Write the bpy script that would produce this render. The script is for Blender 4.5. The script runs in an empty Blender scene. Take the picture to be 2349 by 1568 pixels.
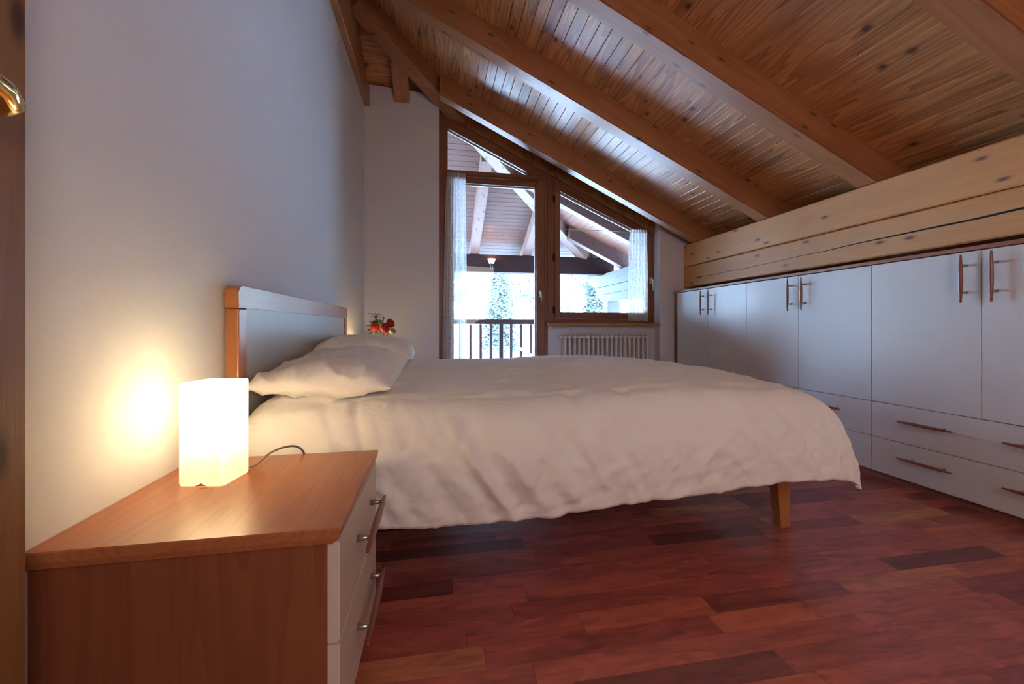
import bpy, bmesh, math, random
from mathutils import Vector, noise, Matrix
random.seed(7)
S = bpy.context.scene
C = S.collection
PI = math.pi

# ------------------------------------------------------------------ camera
TH = math.atan(171.5/940)
cam = bpy.data.cameras.new('camera'); co = bpy.data.objects.new('camera', cam); C.objects.link(co)
co.location = (0, 0, .87); co.rotation_euler = (PI/2, 0, -TH)
cam.sensor_width = 36; cam.lens = 940/2349*36; cam.shift_y = -34/2349
cam.clip_start = .02; cam.clip_end = 500
S.camera = co
# ------------------------------------------------------------------ view, sampling
S.view_settings.view_transform = 'Standard'; S.view_settings.look = 'None'
S.view_settings.exposure = 0.0; S.view_settings.gamma = 1; S.view_settings.use_curve_mapping = False
try:
    S.cycles.use_denoising = True
    S.cycles.max_bounces = 9; S.cycles.diffuse_bounces = 6; S.cycles.transparent_max_bounces = 12
    S.cycles.sample_clamp_indirect = 0; S.cycles.caustics_refractive = False; S.cycles.caustics_reflective = False
except Exception: pass
# ------------------------------------------------------------------ world
W = bpy.data.worlds.new('sky'); S.world = W; W.use_nodes = True
nt = W.node_tree; nt.nodes.clear()
out = nt.nodes.new('ShaderNodeOutputWorld'); bg = nt.nodes.new('ShaderNodeBackground')
tc = nt.nodes.new('ShaderNodeTexCoord'); sep = nt.nodes.new('ShaderNodeSeparateXYZ'); rp = nt.nodes.new('ShaderNodeValToRGB')
nt.links.new(tc.outputs['Generated'], sep.inputs[0]); nt.links.new(sep.outputs['Z'], rp.inputs[0])
nt.links.new(rp.outputs[0], bg.inputs['Color']); nt.links.new(bg.outputs[0], out.inputs[0])
rp.color_ramp.elements[0].position = 0.0; rp.color_ramp.elements[0].color = (.42, .54, 1, 1)
rp.color_ramp.elements[1].position = .7; rp.color_ramp.elements[1].color = (.26, .40, 1, 1)
bg.inputs['Strength'].default_value = 42
# ------------------------------------------------------------------ sun (from behind the house onto the hillside)
sl = bpy.data.lights.new('sun', 'SUN'); so = bpy.data.objects.new('sun', sl); C.objects.link(so)
sl.energy = 190; sl.color = (.43, .54, 1.0); sl.angle = math.radians(.8)
so.rotation_euler = Vector((.25, .62, -.75)).to_track_quat('-Z', 'Y').to_euler(); so.location = (0, -10, 20)
# portal in the window opening: only steers sky samples
pl = bpy.data.lights.new('window_portal', 'AREA'); po = bpy.data.objects.new('window_portal', pl); C.objects.link(po)
pl.shape = 'RECTANGLE'; pl.size = 2.4; pl.size_y = 3.0; pl.cycles.is_portal = True
po.location = (1.17, 4.32, 1.5); po.rotation_euler = (-PI/2, 0, 0)
# warm fill added behind the camera to brighten the room, no modelled source
al = bpy.data.lights.new('fill_light', 'AREA'); ao = bpy.data.objects.new('fill_light', al); C.objects.link(ao)
al.shape = 'RECTANGLE'; al.size = .9; al.size_y = 1.7; al.energy = 32; al.color = (1.0, .80, .72)
ao.location = (.8, -1.30, 1.45); ao.rotation_euler = (math.radians(70), 0, math.radians(-14))

# ================================================================== helpers
def setp(o, label=None, cat=None, group=None, kind=None):
    if label: o['label'] = label
    if cat: o['category'] = cat
    if group: o['group'] = group
    if kind: o['kind'] = kind
    return o
def thing(name, loc=(0, 0, 0), label=None, cat=None, group=None, kind=None):
    o = bpy.data.objects.new(name, None); C.objects.link(o); o.location = loc; o.empty_display_size = .1
    return setp(o, label, cat, group, kind)
def wloc(p):
    v = Vector((0, 0, 0))
    while p is not None: v = v + p.location; p = p.parent
    return v
def obj(name, bm, m, parent=None, smooth=False, origin=None):
    """link a bmesh given in world coordinates as one object; origin at origin / mesh centre"""
    bmesh.ops.recalc_face_normals(bm, faces=bm.faces)
    pw = wloc(parent)
    if origin is None:
        if parent is not None: o0 = pw
        else: o0 = Vector((0, 0, 0))
    else: o0 = Vector(origin)
    for v in bm.verts: v.co -= o0
    me = bpy.data.meshes.new(name); bm.to_mesh(me); bm.free()
    for x in (m if isinstance(m, (list, tuple)) else [m]): me.materials.append(x)
    if smooth:
        for p in me.polygons: p.use_smooth = True
    o = bpy.data.objects.new(name, me); C.objects.link(o)
    if parent is not None: o.parent = parent
    o.location = o0 - pw
    return o
def box(bm, x0, x1, y0, y1, z0, z1, bev=0, seg=1):
    r = bmesh.ops.create_cube(bm, size=1)
    for v in r['verts']:
        v.co = Vector((x0+(v.co.x+.5)*(x1-x0), y0+(v.co.y+.5)*(y1-y0), z0+(v.co.z+.5)*(z1-z0)))
    if bev:
        es = list({e for v in r['verts'] for e in v.link_edges})
        bmesh.ops.bevel(bm, geom=es, offset=bev, segments=seg, affect='EDGES', profile=.5)
    return bm
def bx(*a, **k): return box(bmesh.new(), *a, **k)
def prism(bm, poly, fn, w0, w1):
    """poly = list of 2-D points; fn(u, v, w) -> xyz ; extruded from w0 to w1"""
    a = [bm.verts.new(fn(p[0], p[1], w0)) for p in poly]; b = [bm.verts.new(fn(p[0], p[1], w1)) for p in poly]
    bm.faces.new(a); bm.faces.new(b[::-1]); n = len(poly)
    for i in range(n): bm.faces.new([a[i], b[i], b[(i+1) % n], a[(i+1) % n]])
    return bm
XZ = lambda u, v, w: (u, w, v)      # polygon in XZ, extruded along Y
YZ = lambda u, v, w: (w, u, v)      # polygon in YZ, extruded along X
XY = lambda u, v, w: (u, v, w)
def tube(bm, pts, rad, n=10, caps=True):
    pts = [Vector(p) for p in pts]; rings = []
    up = Vector((0, 0, 1))
    for i, p in enumerate(pts):
        t = (pts[min(i+1, len(pts)-1)] - pts[max(i-1, 0)]).normalized()
        if i == 0:
            a = t.cross(up)
            if a.length < .1: a = t.cross(Vector((1, 0, 0)))
        else: a = a - t*a.dot(t)
        a.normalize(); b = t.cross(a)
        r = rad[i] if isinstance(rad, (list, tuple)) else rad
        rings.append([bm.verts.new(p + (a*math.cos(2*PI*k/n)+b*math.sin(2*PI*k/n))*r) for k in range(n)])
    for i in range(len(rings)-1):
        for k in range(n): bm.faces.new([rings[i][k], rings[i][(k+1) % n], rings[i+1][(k+1) % n], rings[i+1][k]])
    if caps: bm.faces.new(rings[0][::-1]); bm.faces.new(rings[-1])
    return bm
def lathe(bm, prof, c, n=24):
    rings = [[bm.verts.new((c[0]+r*math.cos(2*PI*k/n), c[1]+r*math.sin(2*PI*k/n), c[2]+z)) for k in range(n)] for r, z in prof]
    for i in range(len(rings)-1):
        for k in range(n): bm.faces.new([rings[i][k], rings[i][(k+1) % n], rings[i+1][(k+1) % n], rings[i+1][k]])
    bm.faces.new(rings[0][::-1]); bm.faces.new(rings[-1]); return bm
def grid(bm, nu, nv, fn):
    vs = [[bm.verts.new(fn(i/(nu-1), j/(nv-1))) for j in range(nv)] for i in range(nu)]
    for i in range(nu-1):
        for j in range(nv-1): bm.faces.new([vs[i][j], vs[i+1][j], vs[i+1][j+1], vs[i][j+1]])
    return bm
def smooth_path(p, n=8):
    p = [Vector(q) for q in p]; out_ = []
    for i in range(len(p)-1):
        a, b, c, d = p[max(i-1, 0)], p[i], p[i+1], p[min(i+2, len(p)-1)]
        for k in range(n):
            t = k/n; out_.append(.5*((2*b)+(c-a)*t+(2*a-5*b+4*c-d)*t*t+(3*b-a-3*c+d)*t*t*t))
    return out_+[p[-1]]
def copy_tree(o, parent=None):
    c = o.copy(); C.objects.link(c); c.parent = parent
    for ch in list(o.children): copy_tree(ch, c)
    return c

# ================================================================== materials
class M:
    def __init__(s, name):
        s.m = bpy.data.materials.new(name); s.m.use_nodes = True; s.t = s.m.node_tree; s.n = s.t.nodes
        s.b = s.n['Principled BSDF']; s.o = s.n['Material Output']
    def node(s, typ, **k):
        n = s.n.new(typ)
        for a, v in k.items():
            if a.startswith('i_'): n.inputs[a[2:].replace('_', ' ')].default_value = v
            else: setattr(n, a, v)
        return n
    def link(s, a, b): s.t.links.new(a, b)
    def val(s, sock, v): s.b.inputs[sock].default_value = v
    def math(s, op, a, b=None, c=None):
        n = s.n.new('ShaderNodeMath'); n.operation = op
        for i, x in enumerate((a, b, c)):
            if x is None: continue
            if isinstance(x, (int, float)): n.inputs[i].default_value = x
            else: s.link(x, n.inputs[i])
        return n.outputs[0]
    def mix(s, f, a, b, typ='MIX'):
        n = s.n.new('ShaderNodeMix'); n.data_type = 'RGBA'; n.blend_type = typ
        for i, x in ((0, f), (6, a), (7, b)):
            if isinstance(x, (int, float)): n.inputs[i].default_value = x
            elif isinstance(x, tuple): n.inputs[i].default_value = (x+(1,))[:4]
            else: s.link(x, n.inputs[i])
        return n.outputs[2]
    def ramp(s, x, stops):
        n = s.n.new('ShaderNodeValToRGB'); s.link(x, n.inputs[0]); e = n.color_ramp.elements
        while len(e) < len(stops): e.new(.5)
        for el, (p, c) in zip(e, stops): el.position = p; el.color = (c+(1,))[:4] if isinstance(c, tuple) else (c, c, c, 1)
        return n.outputs[0]
    def bump(s, h, strength, dist=.01):
        n = s.n.new('ShaderNodeBump'); n.inputs['Strength'].default_value = strength; n.inputs['Distance'].default_value = dist
        s.link(h, n.inputs['Height']); s.link(n.outputs[0], s.b.inputs['Normal'])
def plain(name, col, rough=.5, metal=0, spec=.5, coat=0):
    m = M(name); m.val('Base Color', col+(1,)); m.val('Roughness', rough); m.val('Metallic', metal)
    m.val('Specular IOR Level', spec); m.val('Coat Weight', coat); return m.m
def wood(name, dark, light, axis='X', rough=.4, coat=0., knots=0., rings=9., contrast=1., slope=0., vary=.25, coat_rough=.25, across=1., fig=5.0, bump=.15, knotcol=None, spec=.5):
    """grain runs along axis; slope tilts it about Y for the rafters; random per piece"""
    m = M(name)
    tc = m.node('ShaderNodeTexCoord'); oi = m.node('ShaderNodeObjectInfo'); ge = m.node('ShaderNodeNewGeometry')
    rnd = m.math('FRACT', m.math('ADD', oi.outputs['Random'], ge.outputs['Random Per Island']))
    off = m.node('ShaderNodeCombineXYZ')
    m.link(m.math('MULTIPLY', rnd, 37.), off.inputs[0]); m.link(m.math('MULTIPLY', rnd, 91.), off.inputs[1]); m.link(m.math('MULTIPLY', rnd, 53.), off.inputs[2])
    rot = m.node('ShaderNodeVectorRotate', rotation_type='Y_AXIS'); rot.inputs['Angle'].default_value = slope
    m.link(tc.outputs['Object'], rot.inputs['Vector'])
    add = m.node('ShaderNodeVectorMath', operation='ADD'); m.link(rot.outputs[0], add.inputs[0]); m.link(off.outputs[0], add.inputs[1])
    def mp(al, ac):
        n = m.node('ShaderNodeVectorMath', operation='MULTIPLY'); m.link(add.outputs[0], n.inputs[0])
        n.inputs[1].default_value = (al if axis == 'X' else ac, al if axis == 'Y' else ac, al if axis == 'Z' else ac); return n.outputs[0]
    low = m.node('ShaderNodeTexNoise'); low.inputs['Scale'].default_value = 1; low.inputs['Detail'].default_value = 2
    m.link(mp(.5, 7*across), low.inputs['Vector'])
    ringv = m.math('FRACT', m.math('MULTIPLY', low.outputs['Fac'], rings))
    ring = m.ramp(ringv, [(0, 0.), (.62, .55), (.93, 1.), (1, 0.)])
    fib = m.node('ShaderNodeTexNoise'); fib.inputs['Scale'].default_value = 1; fib.inputs['Detail'].default_value = 3
    m.link(mp(6, 260), fib.inputs['Vector'])
    big = m.node('ShaderNodeTexNoise'); big.inputs['Scale'].default_value = 1; m.link(mp(.5, 3), big.inputs['Vector'])
    f = m.math('ADD', m.math('MULTIPLY', ring, .55*contrast), m.math('MULTIPLY', fib.outputs['Fac'], .5))
    f = m.math('ADD', f, m.math('MULTIPLY', m.math('SUBTRACT', big.outputs['Fac'], .5), .6))
    f = m.math('ADD', f, m.math('MULTIPLY', m.math('SUBTRACT', rnd, .5), vary*1.6))
    col = m.ramp(f, [(.12, light), (.95, dark)])
    hsv = m.node('ShaderNodeHueSaturation'); m.link(col, hsv.inputs['Color'])
    m.link(m.math('ADD', m.math('MULTIPLY', m.math('FRACT', m.math('MULTIPLY', rnd, 17.3)), vary*1.4), 1-vary*.7), hsv.inputs['Value'])
    col = hsv.outputs[0]
    if knots:
        vo = m.node('ShaderNodeTexVoronoi'); vo.inputs['Scale'].default_value = 1; vo.voronoi_dimensions = '2D'
        sx = m.node('ShaderNodeSeparateXYZ'); m.link(mp(2.2, 6.0), sx.inputs[0]); cx = m.node('ShaderNodeCombineXYZ'); o_ = sx.outputs
        ia, ib, ic = {'X': (0, 1, 2), 'Y': (1, 0, 2), 'Z': (2, 0, 1)}[axis]
        m.link(o_[ia], cx.inputs[0]); m.link(m.math('ADD', o_[ib], o_[ic]), cx.inputs[1]); m.link(cx.outputs[0], vo.inputs['Vector'])
        dis = m.math('ADD', vo.outputs['Distance'], m.math('MULTIPLY', m.math('SUBTRACT', fib.outputs['Fac'], .5), .05))
        k = m.ramp(dis, [(0, 1.), (knots*.55, .9), (knots, .35), (knots*1.7, 0.)])
        col = m.mix(k, col, knotcol or tuple(c*.35 for c in dark))
    m.link(col, m.b.inputs['Base Color'])
    m.val('Roughness', rough); m.val('Coat Weight', coat); m.val('Coat Roughness', coat_rough); m.val('Specular IOR Level', spec)
    m.bump(m.math('ADD', fib.outputs['Fac'], m.math('MULTIPLY', ringv, .4)), bump, .002)
    return m.m
SL = math.atan(.477)
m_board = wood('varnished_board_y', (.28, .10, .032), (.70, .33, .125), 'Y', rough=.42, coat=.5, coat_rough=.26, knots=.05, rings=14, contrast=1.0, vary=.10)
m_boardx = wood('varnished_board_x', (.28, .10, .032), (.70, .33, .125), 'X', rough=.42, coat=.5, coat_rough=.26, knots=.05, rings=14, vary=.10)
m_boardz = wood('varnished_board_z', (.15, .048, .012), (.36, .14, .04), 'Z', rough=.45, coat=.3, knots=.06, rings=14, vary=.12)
m_rafter = wood('rafter_wood', (.25, .092, .034), (.45, .20, .085), 'X', rough=.42, coat=.3, coat_rough=.32, knots=.05, rings=7, contrast=.6, slope=-SL, vary=.05)
m_raftery = wood('rafter_wood_y', (.25, .092, .034), (.45, .20, .085), 'Y', rough=.42, coat=.3, knots=.05, rings=7, contrast=.6, vary=.05)
m_log = wood('log_wood', (.38, .14, .040), (.62, .29, .098), 'Y', rough=.6, coat=.05, knots=.06, rings=9, contrast=.22, vary=.05, knotcol=(.12, .05, .03), across=.7)
m_logout = wood('log_wood_weathered', (.050, .056, .048), (.085, .098, .085), 'Y', rough=.7, knots=.05, rings=8, contrast=.5, vary=.05)
m_roofout = wood('porch_board_x', (.10, .047, .028), (.17, .082, .048), 'X', rough=.5, coat=.15, knots=.04, rings=8, contrast=.5, vary=.12)
m_roofouty = wood('porch_board_y', (.14, .060, .032), (.23, .105, .06), 'Y', rough=.5, coat=.15, knots=.04, rings=8, contrast=.5, vary=.12)
m_raftout = wood('porch_rafter', (.18, .11, .075), (.29, .195, .14), 'Y', rough=.5, coat=.2, knots=.05, rings=6, contrast=.4, vary=.04)
m_eave = wood('dark_eave_wood', (.016, .008, .006), (.032, .016, .012), 'X', rough=.8, spec=.15, rings=6, contrast=.5, vary=.05)
m_frame = wood('window_frame_wood', (.13, .036, .014), (.26, .085, .032), 'Z', rough=.4, coat=.2, rings=8, contrast=.6, vary=.06)
m_framex = wood('window_frame_wood_x', (.13, .036, .014), (.26, .085, .032), 'X', rough=.4, coat=.2, rings=8, contrast=.6, vary=.06)
m_sill = wood('sill_wood', (.30, .13, .045), (.46, .22, .08), 'X', rough=.45, rings=8, contrast=.5)
m_pine = wood('pine_door_wood', (.16, .07, .024), (.27, .135, .048), 'Z', rough=.5, knots=.07, rings=6, contrast=.4, vary=.02)
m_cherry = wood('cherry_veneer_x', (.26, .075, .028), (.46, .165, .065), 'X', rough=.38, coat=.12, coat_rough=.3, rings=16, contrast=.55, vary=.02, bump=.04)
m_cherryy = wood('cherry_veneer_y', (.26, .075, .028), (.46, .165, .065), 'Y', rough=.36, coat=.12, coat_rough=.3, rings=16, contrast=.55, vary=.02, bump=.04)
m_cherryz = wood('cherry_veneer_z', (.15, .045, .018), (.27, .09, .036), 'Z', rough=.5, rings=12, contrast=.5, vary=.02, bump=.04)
m_trimred = wood('cabinet_edge_wood', (.20, .06, .03), (.30, .10, .05), 'Y', rough=.45, rings=8, contrast=.4, vary=.03)
m_bedwood = wood('bed_wood', (.30, .10, .03), (.46, .18, .055), 'Z', rough=.32, coat=.3, coat_rough=.25, rings=10, contrast=.35, vary=.02, bump=.03)
m_bedwoody = wood('bed_wood_y', (.30, .10, .03), (.46, .18, .055), 'Y', rough=.32, coat=.3, coat_rough=.25, rings=10, contrast=.35, vary=.02, bump=.03)
m_handle = wood('handle_wood', (.15, .045, .025), (.24, .075, .04), 'Y', rough=.35, coat=.3, rings=6, contrast=.3, vary=.04, bump=.03)
m_deck = wood('deck_board', (.10, .06, .04), (.17, .11, .075), 'X', rough=.7, rings=6, contrast=.5)

def floor_mat():
    m = M('parquet'); tc = m.node('ShaderNodeTexCoord'); oi = m.node('ShaderNodeObjectInfo'); ge = m.node('ShaderNodeNewGeometry')
    rnd = m.math('FRACT', m.math('ADD', oi.outputs['Random'], ge.outputs['Random Per Island']))
    base = m.ramp(rnd, [(0, (.22, .055, .052)), (.08, (.32, .074, .064)), (.25, (.50, .115, .085)), (.65, (.57, .138, .098)), (.90, (.63, .165, .10)), (.97, (.66, .22, .11)), (1, (.68, .27, .12))])
    off = m.node('ShaderNodeCombineXYZ'); m.link(m.math('MULTIPLY', rnd, 61.), off.inputs[0]); m.link(m.math('MULTIPLY', rnd, 23.), off.inputs[1])
    add = m.node('ShaderNodeVectorMath', operation='ADD'); m.link(tc.outputs['Object'], add.inputs[0]); m.link(off.outputs[0], add.inputs[1])
    def nz(s, d=2, dist=0):
        v = m.node('ShaderNodeVectorMath', operation='MULTIPLY'); m.link(add.outputs[0], v.inputs[0]); v.inputs[1].default_value = s
        n = m.node('ShaderNodeTexNoise'); n.inputs['Scale'].default_value = 1; n.inputs['Detail'].default_value = d; n.inputs['Distortion'].default_value = dist
        m.link(v.outputs[0], n.inputs['Vector']); return n.outputs['Fac']
    cloud = nz((4, 16, 1), 2, 1.5); fib = nz((14, 220, 1), 3); bands = m.math('FRACT', m.math('MULTIPLY', nz((1.6, 11, 1), 1), 8))
    f = m.math('ADD', m.math('MULTIPLY', cloud, .9), m.math('ADD', m.math('MULTIPLY', fib, .45), m.math('MULTIPLY', bands, .18)))
    v = m.ramp(f, [(.45, 1.0), (1.0, .50)])
    dist = nz((3, 9, 1), 1, 2.)
    col = m.mix(1.0, base, v, 'MULTIPLY')
    col = m.mix(m.ramp(dist, [(.62, 0.), (.75, .6)]), col, (.13, .03, .028))
    m.link(col, m.b.inputs['Base Color']); m.val('Roughness', .42); m.val('Coat Weight', .35); m.val('Coat Roughness', .22)
    m.bump(fib, .05, .001); return m.m
m_floor = floor_mat()

def plaster(name, col):
    m = M(name); m.val('Roughness', .9); m.val('Specular IOR Level', .2)
    tc = m.node('ShaderNodeTexCoord')
    n = m.node('ShaderNodeTexNoise'); n.inputs['Scale'].default_value = 160; n.inputs['Detail'].default_value = 4; m.link(tc.outputs['Object'], n.inputs['Vector'])
    n2 = m.node('ShaderNodeTexNoise'); n2.inputs['Scale'].default_value = 3; m.link(tc.outputs['Object'], n2.inputs['Vector'])
    m.link(m.mix(n2.outputs['Fac'], tuple(c*.94 for c in col), col), m.b.inputs['Base Color'])
    m.bump(n.outputs['Fac'], .22, .002); return m.m
m_wall = plaster('white_plaster', (.70, .735, .77))
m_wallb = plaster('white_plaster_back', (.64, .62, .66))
def laminate(name, col, rough=.38, bumpax='Y'):
    m = M(name); m.val('Base Color', col+(1,)); m.val('Roughness', rough); m.val('Specular IOR Level', .5)
    tc = m.node('ShaderNodeTexCoord'); v = m.node('ShaderNodeVectorMath', operation='MULTIPLY'); m.link(tc.outputs['Object'], v.inputs[0])
    v.inputs[1].default_value = (60, 420, 18); n = m.node('ShaderNodeTexNoise'); n.inputs['Scale'].default_value = 1; n.inputs['Detail'].default_value = 3
    m.link(v.outputs[0], n.inputs['Vector']); m.bump(n.outputs['Fac'], .12, .001)
    m.link(m.mix(n.outputs['Fac'], tuple(c*.97 for c in col), col), m.b.inputs['Base Color']); return m.m
m_lam = laminate('white_laminate', (.63, .605, .585))
m_drawer = laminate('cream_laminate', (.62, .55, .47), .4)
m_headp = laminate('headboard_panel_laminate', (.42, .42, .40), .33)
def fabric(name, col, fine=.25, crease=.5):
    m = M(name); m.val('Base Color', col+(1,)); m.val('Roughness', .85); m.val('Specular IOR Level', .25); m.val('Sheen Weight', .15)
    tc = m.node('ShaderNodeTexCoord')
    a = m.node('ShaderNodeTexNoise'); a.inputs['Scale'].default_value = 9; a.inputs['Detail'].default_value = 5; a.inputs['Distortion'].default_value = 1.6; m.link(tc.outputs['Object'], a.inputs['Vector'])
    rid = m.math('SUBTRACT', 1., m.math('ABSOLUTE', m.math('MULTIPLY', m.math('SUBTRACT', a.outputs['Fac'], .5), 5.)))
    b = m.node('ShaderNodeTexNoise'); b.inputs['Scale'].default_value = 420; b.inputs['Detail'].default_value = 2; m.link(tc.outputs['Object'], b.inputs['Vector'])
    h = m.math('ADD', m.math('MULTIPLY', rid, crease), m.math('MULTIPLY', b.outputs['Fac'], .10))
    m.bump(h, fine, .0065); return m.m
m_duvet = fabric('white_cotton', (.80, .785, .745), .35, .4)
m_pillow = fabric('white_cotton_pillow', (.80, .785, .745), .35, .4)
m_matt = plain('mattress_ticking', (.7, .68, .66), .9)
m_white = plain('radiator_enamel', (.70, .67, .67), .35)
m_steel = plain('brushed_steel', (.5, .5, .5), .35, 1)
m_brass = plain('polished_brass', (.85, .62, .25), .12, 1)
m_brassd = plain('brass_rod', (.55, .40, .2), .35, 1)
m_dark = plain('dark_void', (.012, .010, .012), .9)
m_blackm = plain('black_metal', (.02, .02, .022), .5, .5)
m_hinge = plain('bronze_hinge', (.05, .03, .025), .45, .7)
m_nickel = plain('pale_handle_metal', (.72, .70, .62), .3, .8)
m_cord = plain('grey_cord', (.22, .19, .17), .5)
m_bead = plain('glazing_bead', (.75, .78, .85), .4)
m_plastic = plain('white_plastic', (.8, .8, .8), .4)
m_vase = plain('green_glass_vase', (.15, .2, .14), .2)
m_sticks = plain('stem_green', (.16, .28, .05), .6)
m_leaf = plain('dark_leaf', (.035, .085, .035), .45)
m_leafl = plain('pale_leaf', (.13, .22, .06), .5)
m_red = plain('red_petal', (.62, .030, .012), .55)
m_redd = plain('dark_red_petal', (.28, .010, .010), .55)
m_redc = plain('orange_petal_edge', (.75, .20, .06), .55)
m_yel = plain('pale_petal', (.62, .58, .22), .6)
m_tint = plain('bronze_centre', (.12, .05, .02), .6)
def glass_mat():
    m = M('window_glass'); m.n.remove(m.b); tr = m.node('ShaderNodeBsdfTransparent'); tr.inputs[0].default_value = (.97, .985, .98, 1)
    gl = m.node('ShaderNodeBsdfGlossy'); gl.inputs['Roughness'].default_value = .01; fr = m.node('ShaderNodeFresnel'); fr.inputs['IOR'].default_value = 1.35
    mx = m.node('ShaderNodeMixShader'); m.link(fr.outputs[0], mx.inputs[0]); m.link(tr.outputs[0], mx.inputs[1]); m.link(gl.outputs[0], mx.inputs[2]); m.link(mx.outputs[0], m.o.inputs[0]); return m.m
m_glass = glass_mat()
def lace_mat():
    m = M('lace'); m.n.remove(m.b); uv = m.node('ShaderNodeTexCoord'); sp = m.node('ShaderNodeSeparateXYZ'); m.link(uv.outputs['UV'], sp.inputs[0])
    U, V = sp.outputs[0], sp.outputs[1]       # U across in m of cloth, V down in m
    # stripe bands: open net, dense tape, flower band
    s = m.math('FRACT', m.math('MULTIPLY', U, 11.))
    tape = m.ramp(s, [(0, .85), (.12, .85), (.16, .45), (.34, .45), (.38, .8), (.44, .8), (.48, .5), (.95, .5), (1, .85)])
    vec = m.node('ShaderNodeVectorMath', operation='MULTIPLY'); m.link(uv.outputs['UV'], vec.inputs[0]); vec.inputs[1].default_value = (90, 55, 1)
    vo = m.node('ShaderNodeTexVoronoi'); vo.inputs['Scale'].default_value = 1; vo.feature = 'DISTANCE_TO_EDGE'; m.link(vec.outputs[0], vo.inputs['Vector'])
    net = m.ramp(vo.outputs['Distance'], [(.05, 1.), (.16, 0.)])
    fl = m.math('MULTIPLY', m.math('SINE', m.math('MULTIPLY', V, 60.)), m.math('SINE', m.math('MULTIPLY', U, 138.)))
    flw = m.ramp(fl, [(.15, 0.), (.45, .75)])
    a = m.math('MAXIMUM', m.math('MULTIPLY', net, .95), m.math('MAXIMUM', flw, tape))
    a = m.math('MINIMUM', a, .93)
    tr = m.node('ShaderNodeBsdfTransparent'); df = m.node('ShaderNodeBsdfDiffuse'); tl = m.node('ShaderNodeBsdfTranslucent')
    for n in (df, tl): n.inputs[0].default_value = (.8, .8, .8, 1)
    a1 = m.node('ShaderNodeMixShader'); a1.inputs[0].default_value = .45; m.link(df.outputs[0], a1.inputs[1]); m.link(tl.outputs[0], a1.inputs[2])
    a2 = m.node('ShaderNodeMixShader'); m.link(a, a2.inputs[0]); m.link(tr.outputs[0], a2.inputs[1]); m.link(a1.outputs[0], a2.inputs[2]); m.link(a2.outputs[0], m.o.inputs[0]); return m.m
m_lace = lace_mat()
def shade_mat():
    m = M('lit_opal_glass'); m.n.remove(m.b)
    tl = m.node('ShaderNodeBsdfTranslucent'); tl.inputs[0].default_value = (.92, .86, .72, 1)
    em = m.node('ShaderNodeEmission'); em.inputs[0].default_value = (1.0, .93, .64, 1); em.inputs[1].default_value = .16
    ad = m.node('ShaderNodeAddShader'); m.link(tl.outputs[0], ad.inputs[0]); m.link(em.outputs[0], ad.inputs[1])
    tp = m.node('ShaderNodeBsdfTransparent'); mx = m.node('ShaderNodeMixShader'); mx.inputs[0].default_value = .09
    m.link(ad.outputs[0], mx.inputs[1]); m.link(tp.outputs[0], mx.inputs[2]); m.link(mx.outputs[0], m.o.inputs[0]); return m.m
m_shade = shade_mat()
def glow(name, col, st):
    m = M(name); m.val('Base Color', col+(1,)); m.val('Emission Color', col+(1,)); m.val('Emission Strength', st); return m.m
m_bulb = glow('warm_bulb', (1, .6, .35), 10)
def foliage(name, a, b):
    m = M(name); oi = m.node('ShaderNodeNewGeometry'); m.link(m.ramp(oi.outputs['Random Per Island'], [(0, a), (1, b)]), m.b.inputs['Base Color']); m.val('Roughness', .7); return m.m
m_fol1 = foliage('broadleaf_foliage', (.13, .18, .10), (.32, .36, .22))
m_fol2 = foliage('conifer_foliage', (.10, .14, .10), (.20, .24, .17))
m_bark = plain('bark', (.14, .10, .08), .9)
def ground_mat():
    m = M('meadow'); tc = m.node('ShaderNodeTexCoord'); n = m.node('ShaderNodeTexNoise'); n.inputs['Scale'].default_value = .25; n.inputs['Detail'].default_value = 6
    m.link(tc.outputs['Object'], n.inputs['Vector']); m.link(m.ramp(n.outputs['Fac'], [(.3, (.30, .38, .27)), (.7, (.50, .56, .42))]), m.b.inputs['Base Color']); m.val('Roughness', .9); return m.m
m_ground = ground_mat()

# ================================================================== geometry constants (metres)
XL = -.669; XR = 3.02; YB = 4.02; YF = -1.5          # room
K = .477                                              # roof pitch
zbA = lambda x: 3.0 - K*x                             # rafter underside, main slope
zA = lambda x: 3.19 - K*x                             # board underside, main slope
zbB = lambda y: 4.92 - K*y                            # same for the hip end
zB = lambda y: 5.10 - K*y

# ------------------------------------------------------------------ setting: walls
setp(obj('wall_left', bx(XL-.25, XL, YF-.2, 4.3, -.1, 3.62), m_wall), 'tall white plastered wall behind the bed', 'wall', kind='structure')
b = bmesh.new()
prism(b, [(XL-.25, -.1), (.016, -.1), (.016, 3.11), (XL-.25, 3.16)], XZ, YB, 4.30)
b2 = bmesh.new()
box(b, 2.336, XR+.25, YB, 4.30, -.1, 1.70)
prism(b, [(2.336, 1.70), (XR+.25, 1.70), (2.336, 2.05)], XZ, YB, 4.30)
box(b, 1.13, 2.336, 4.12, 4.30, -.1, .88)
prism(b, [(.016, 2.99), (2.336, 1.885), (2.336, 2.05), (.016, 3.12)], XZ, 4.15, 4.30)
setp(obj('wall_back', b, m_wallb), 'plastered wall holding the glazed door and window', 'wall', kind='structure')
setp(obj('wall_front', bx(XL-.25, XR+.25, YF-.2, YF, -.1, 3.62), m_wall), 'plastered wall behind the viewpoint', 'wall', kind='structure')
setp(obj('wall_right', bx(XR, XR+.2, YF-.2, 4.3, -.1, 1.74), m_wall), 'low plastered wall behind the cabinets', 'wall', kind='structure')
wr = thing('wall_eaves', (2.62, 0, 1.293), 'stacked log wall under the eaves above the white cabinets', 'wall', kind='structure')
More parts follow.
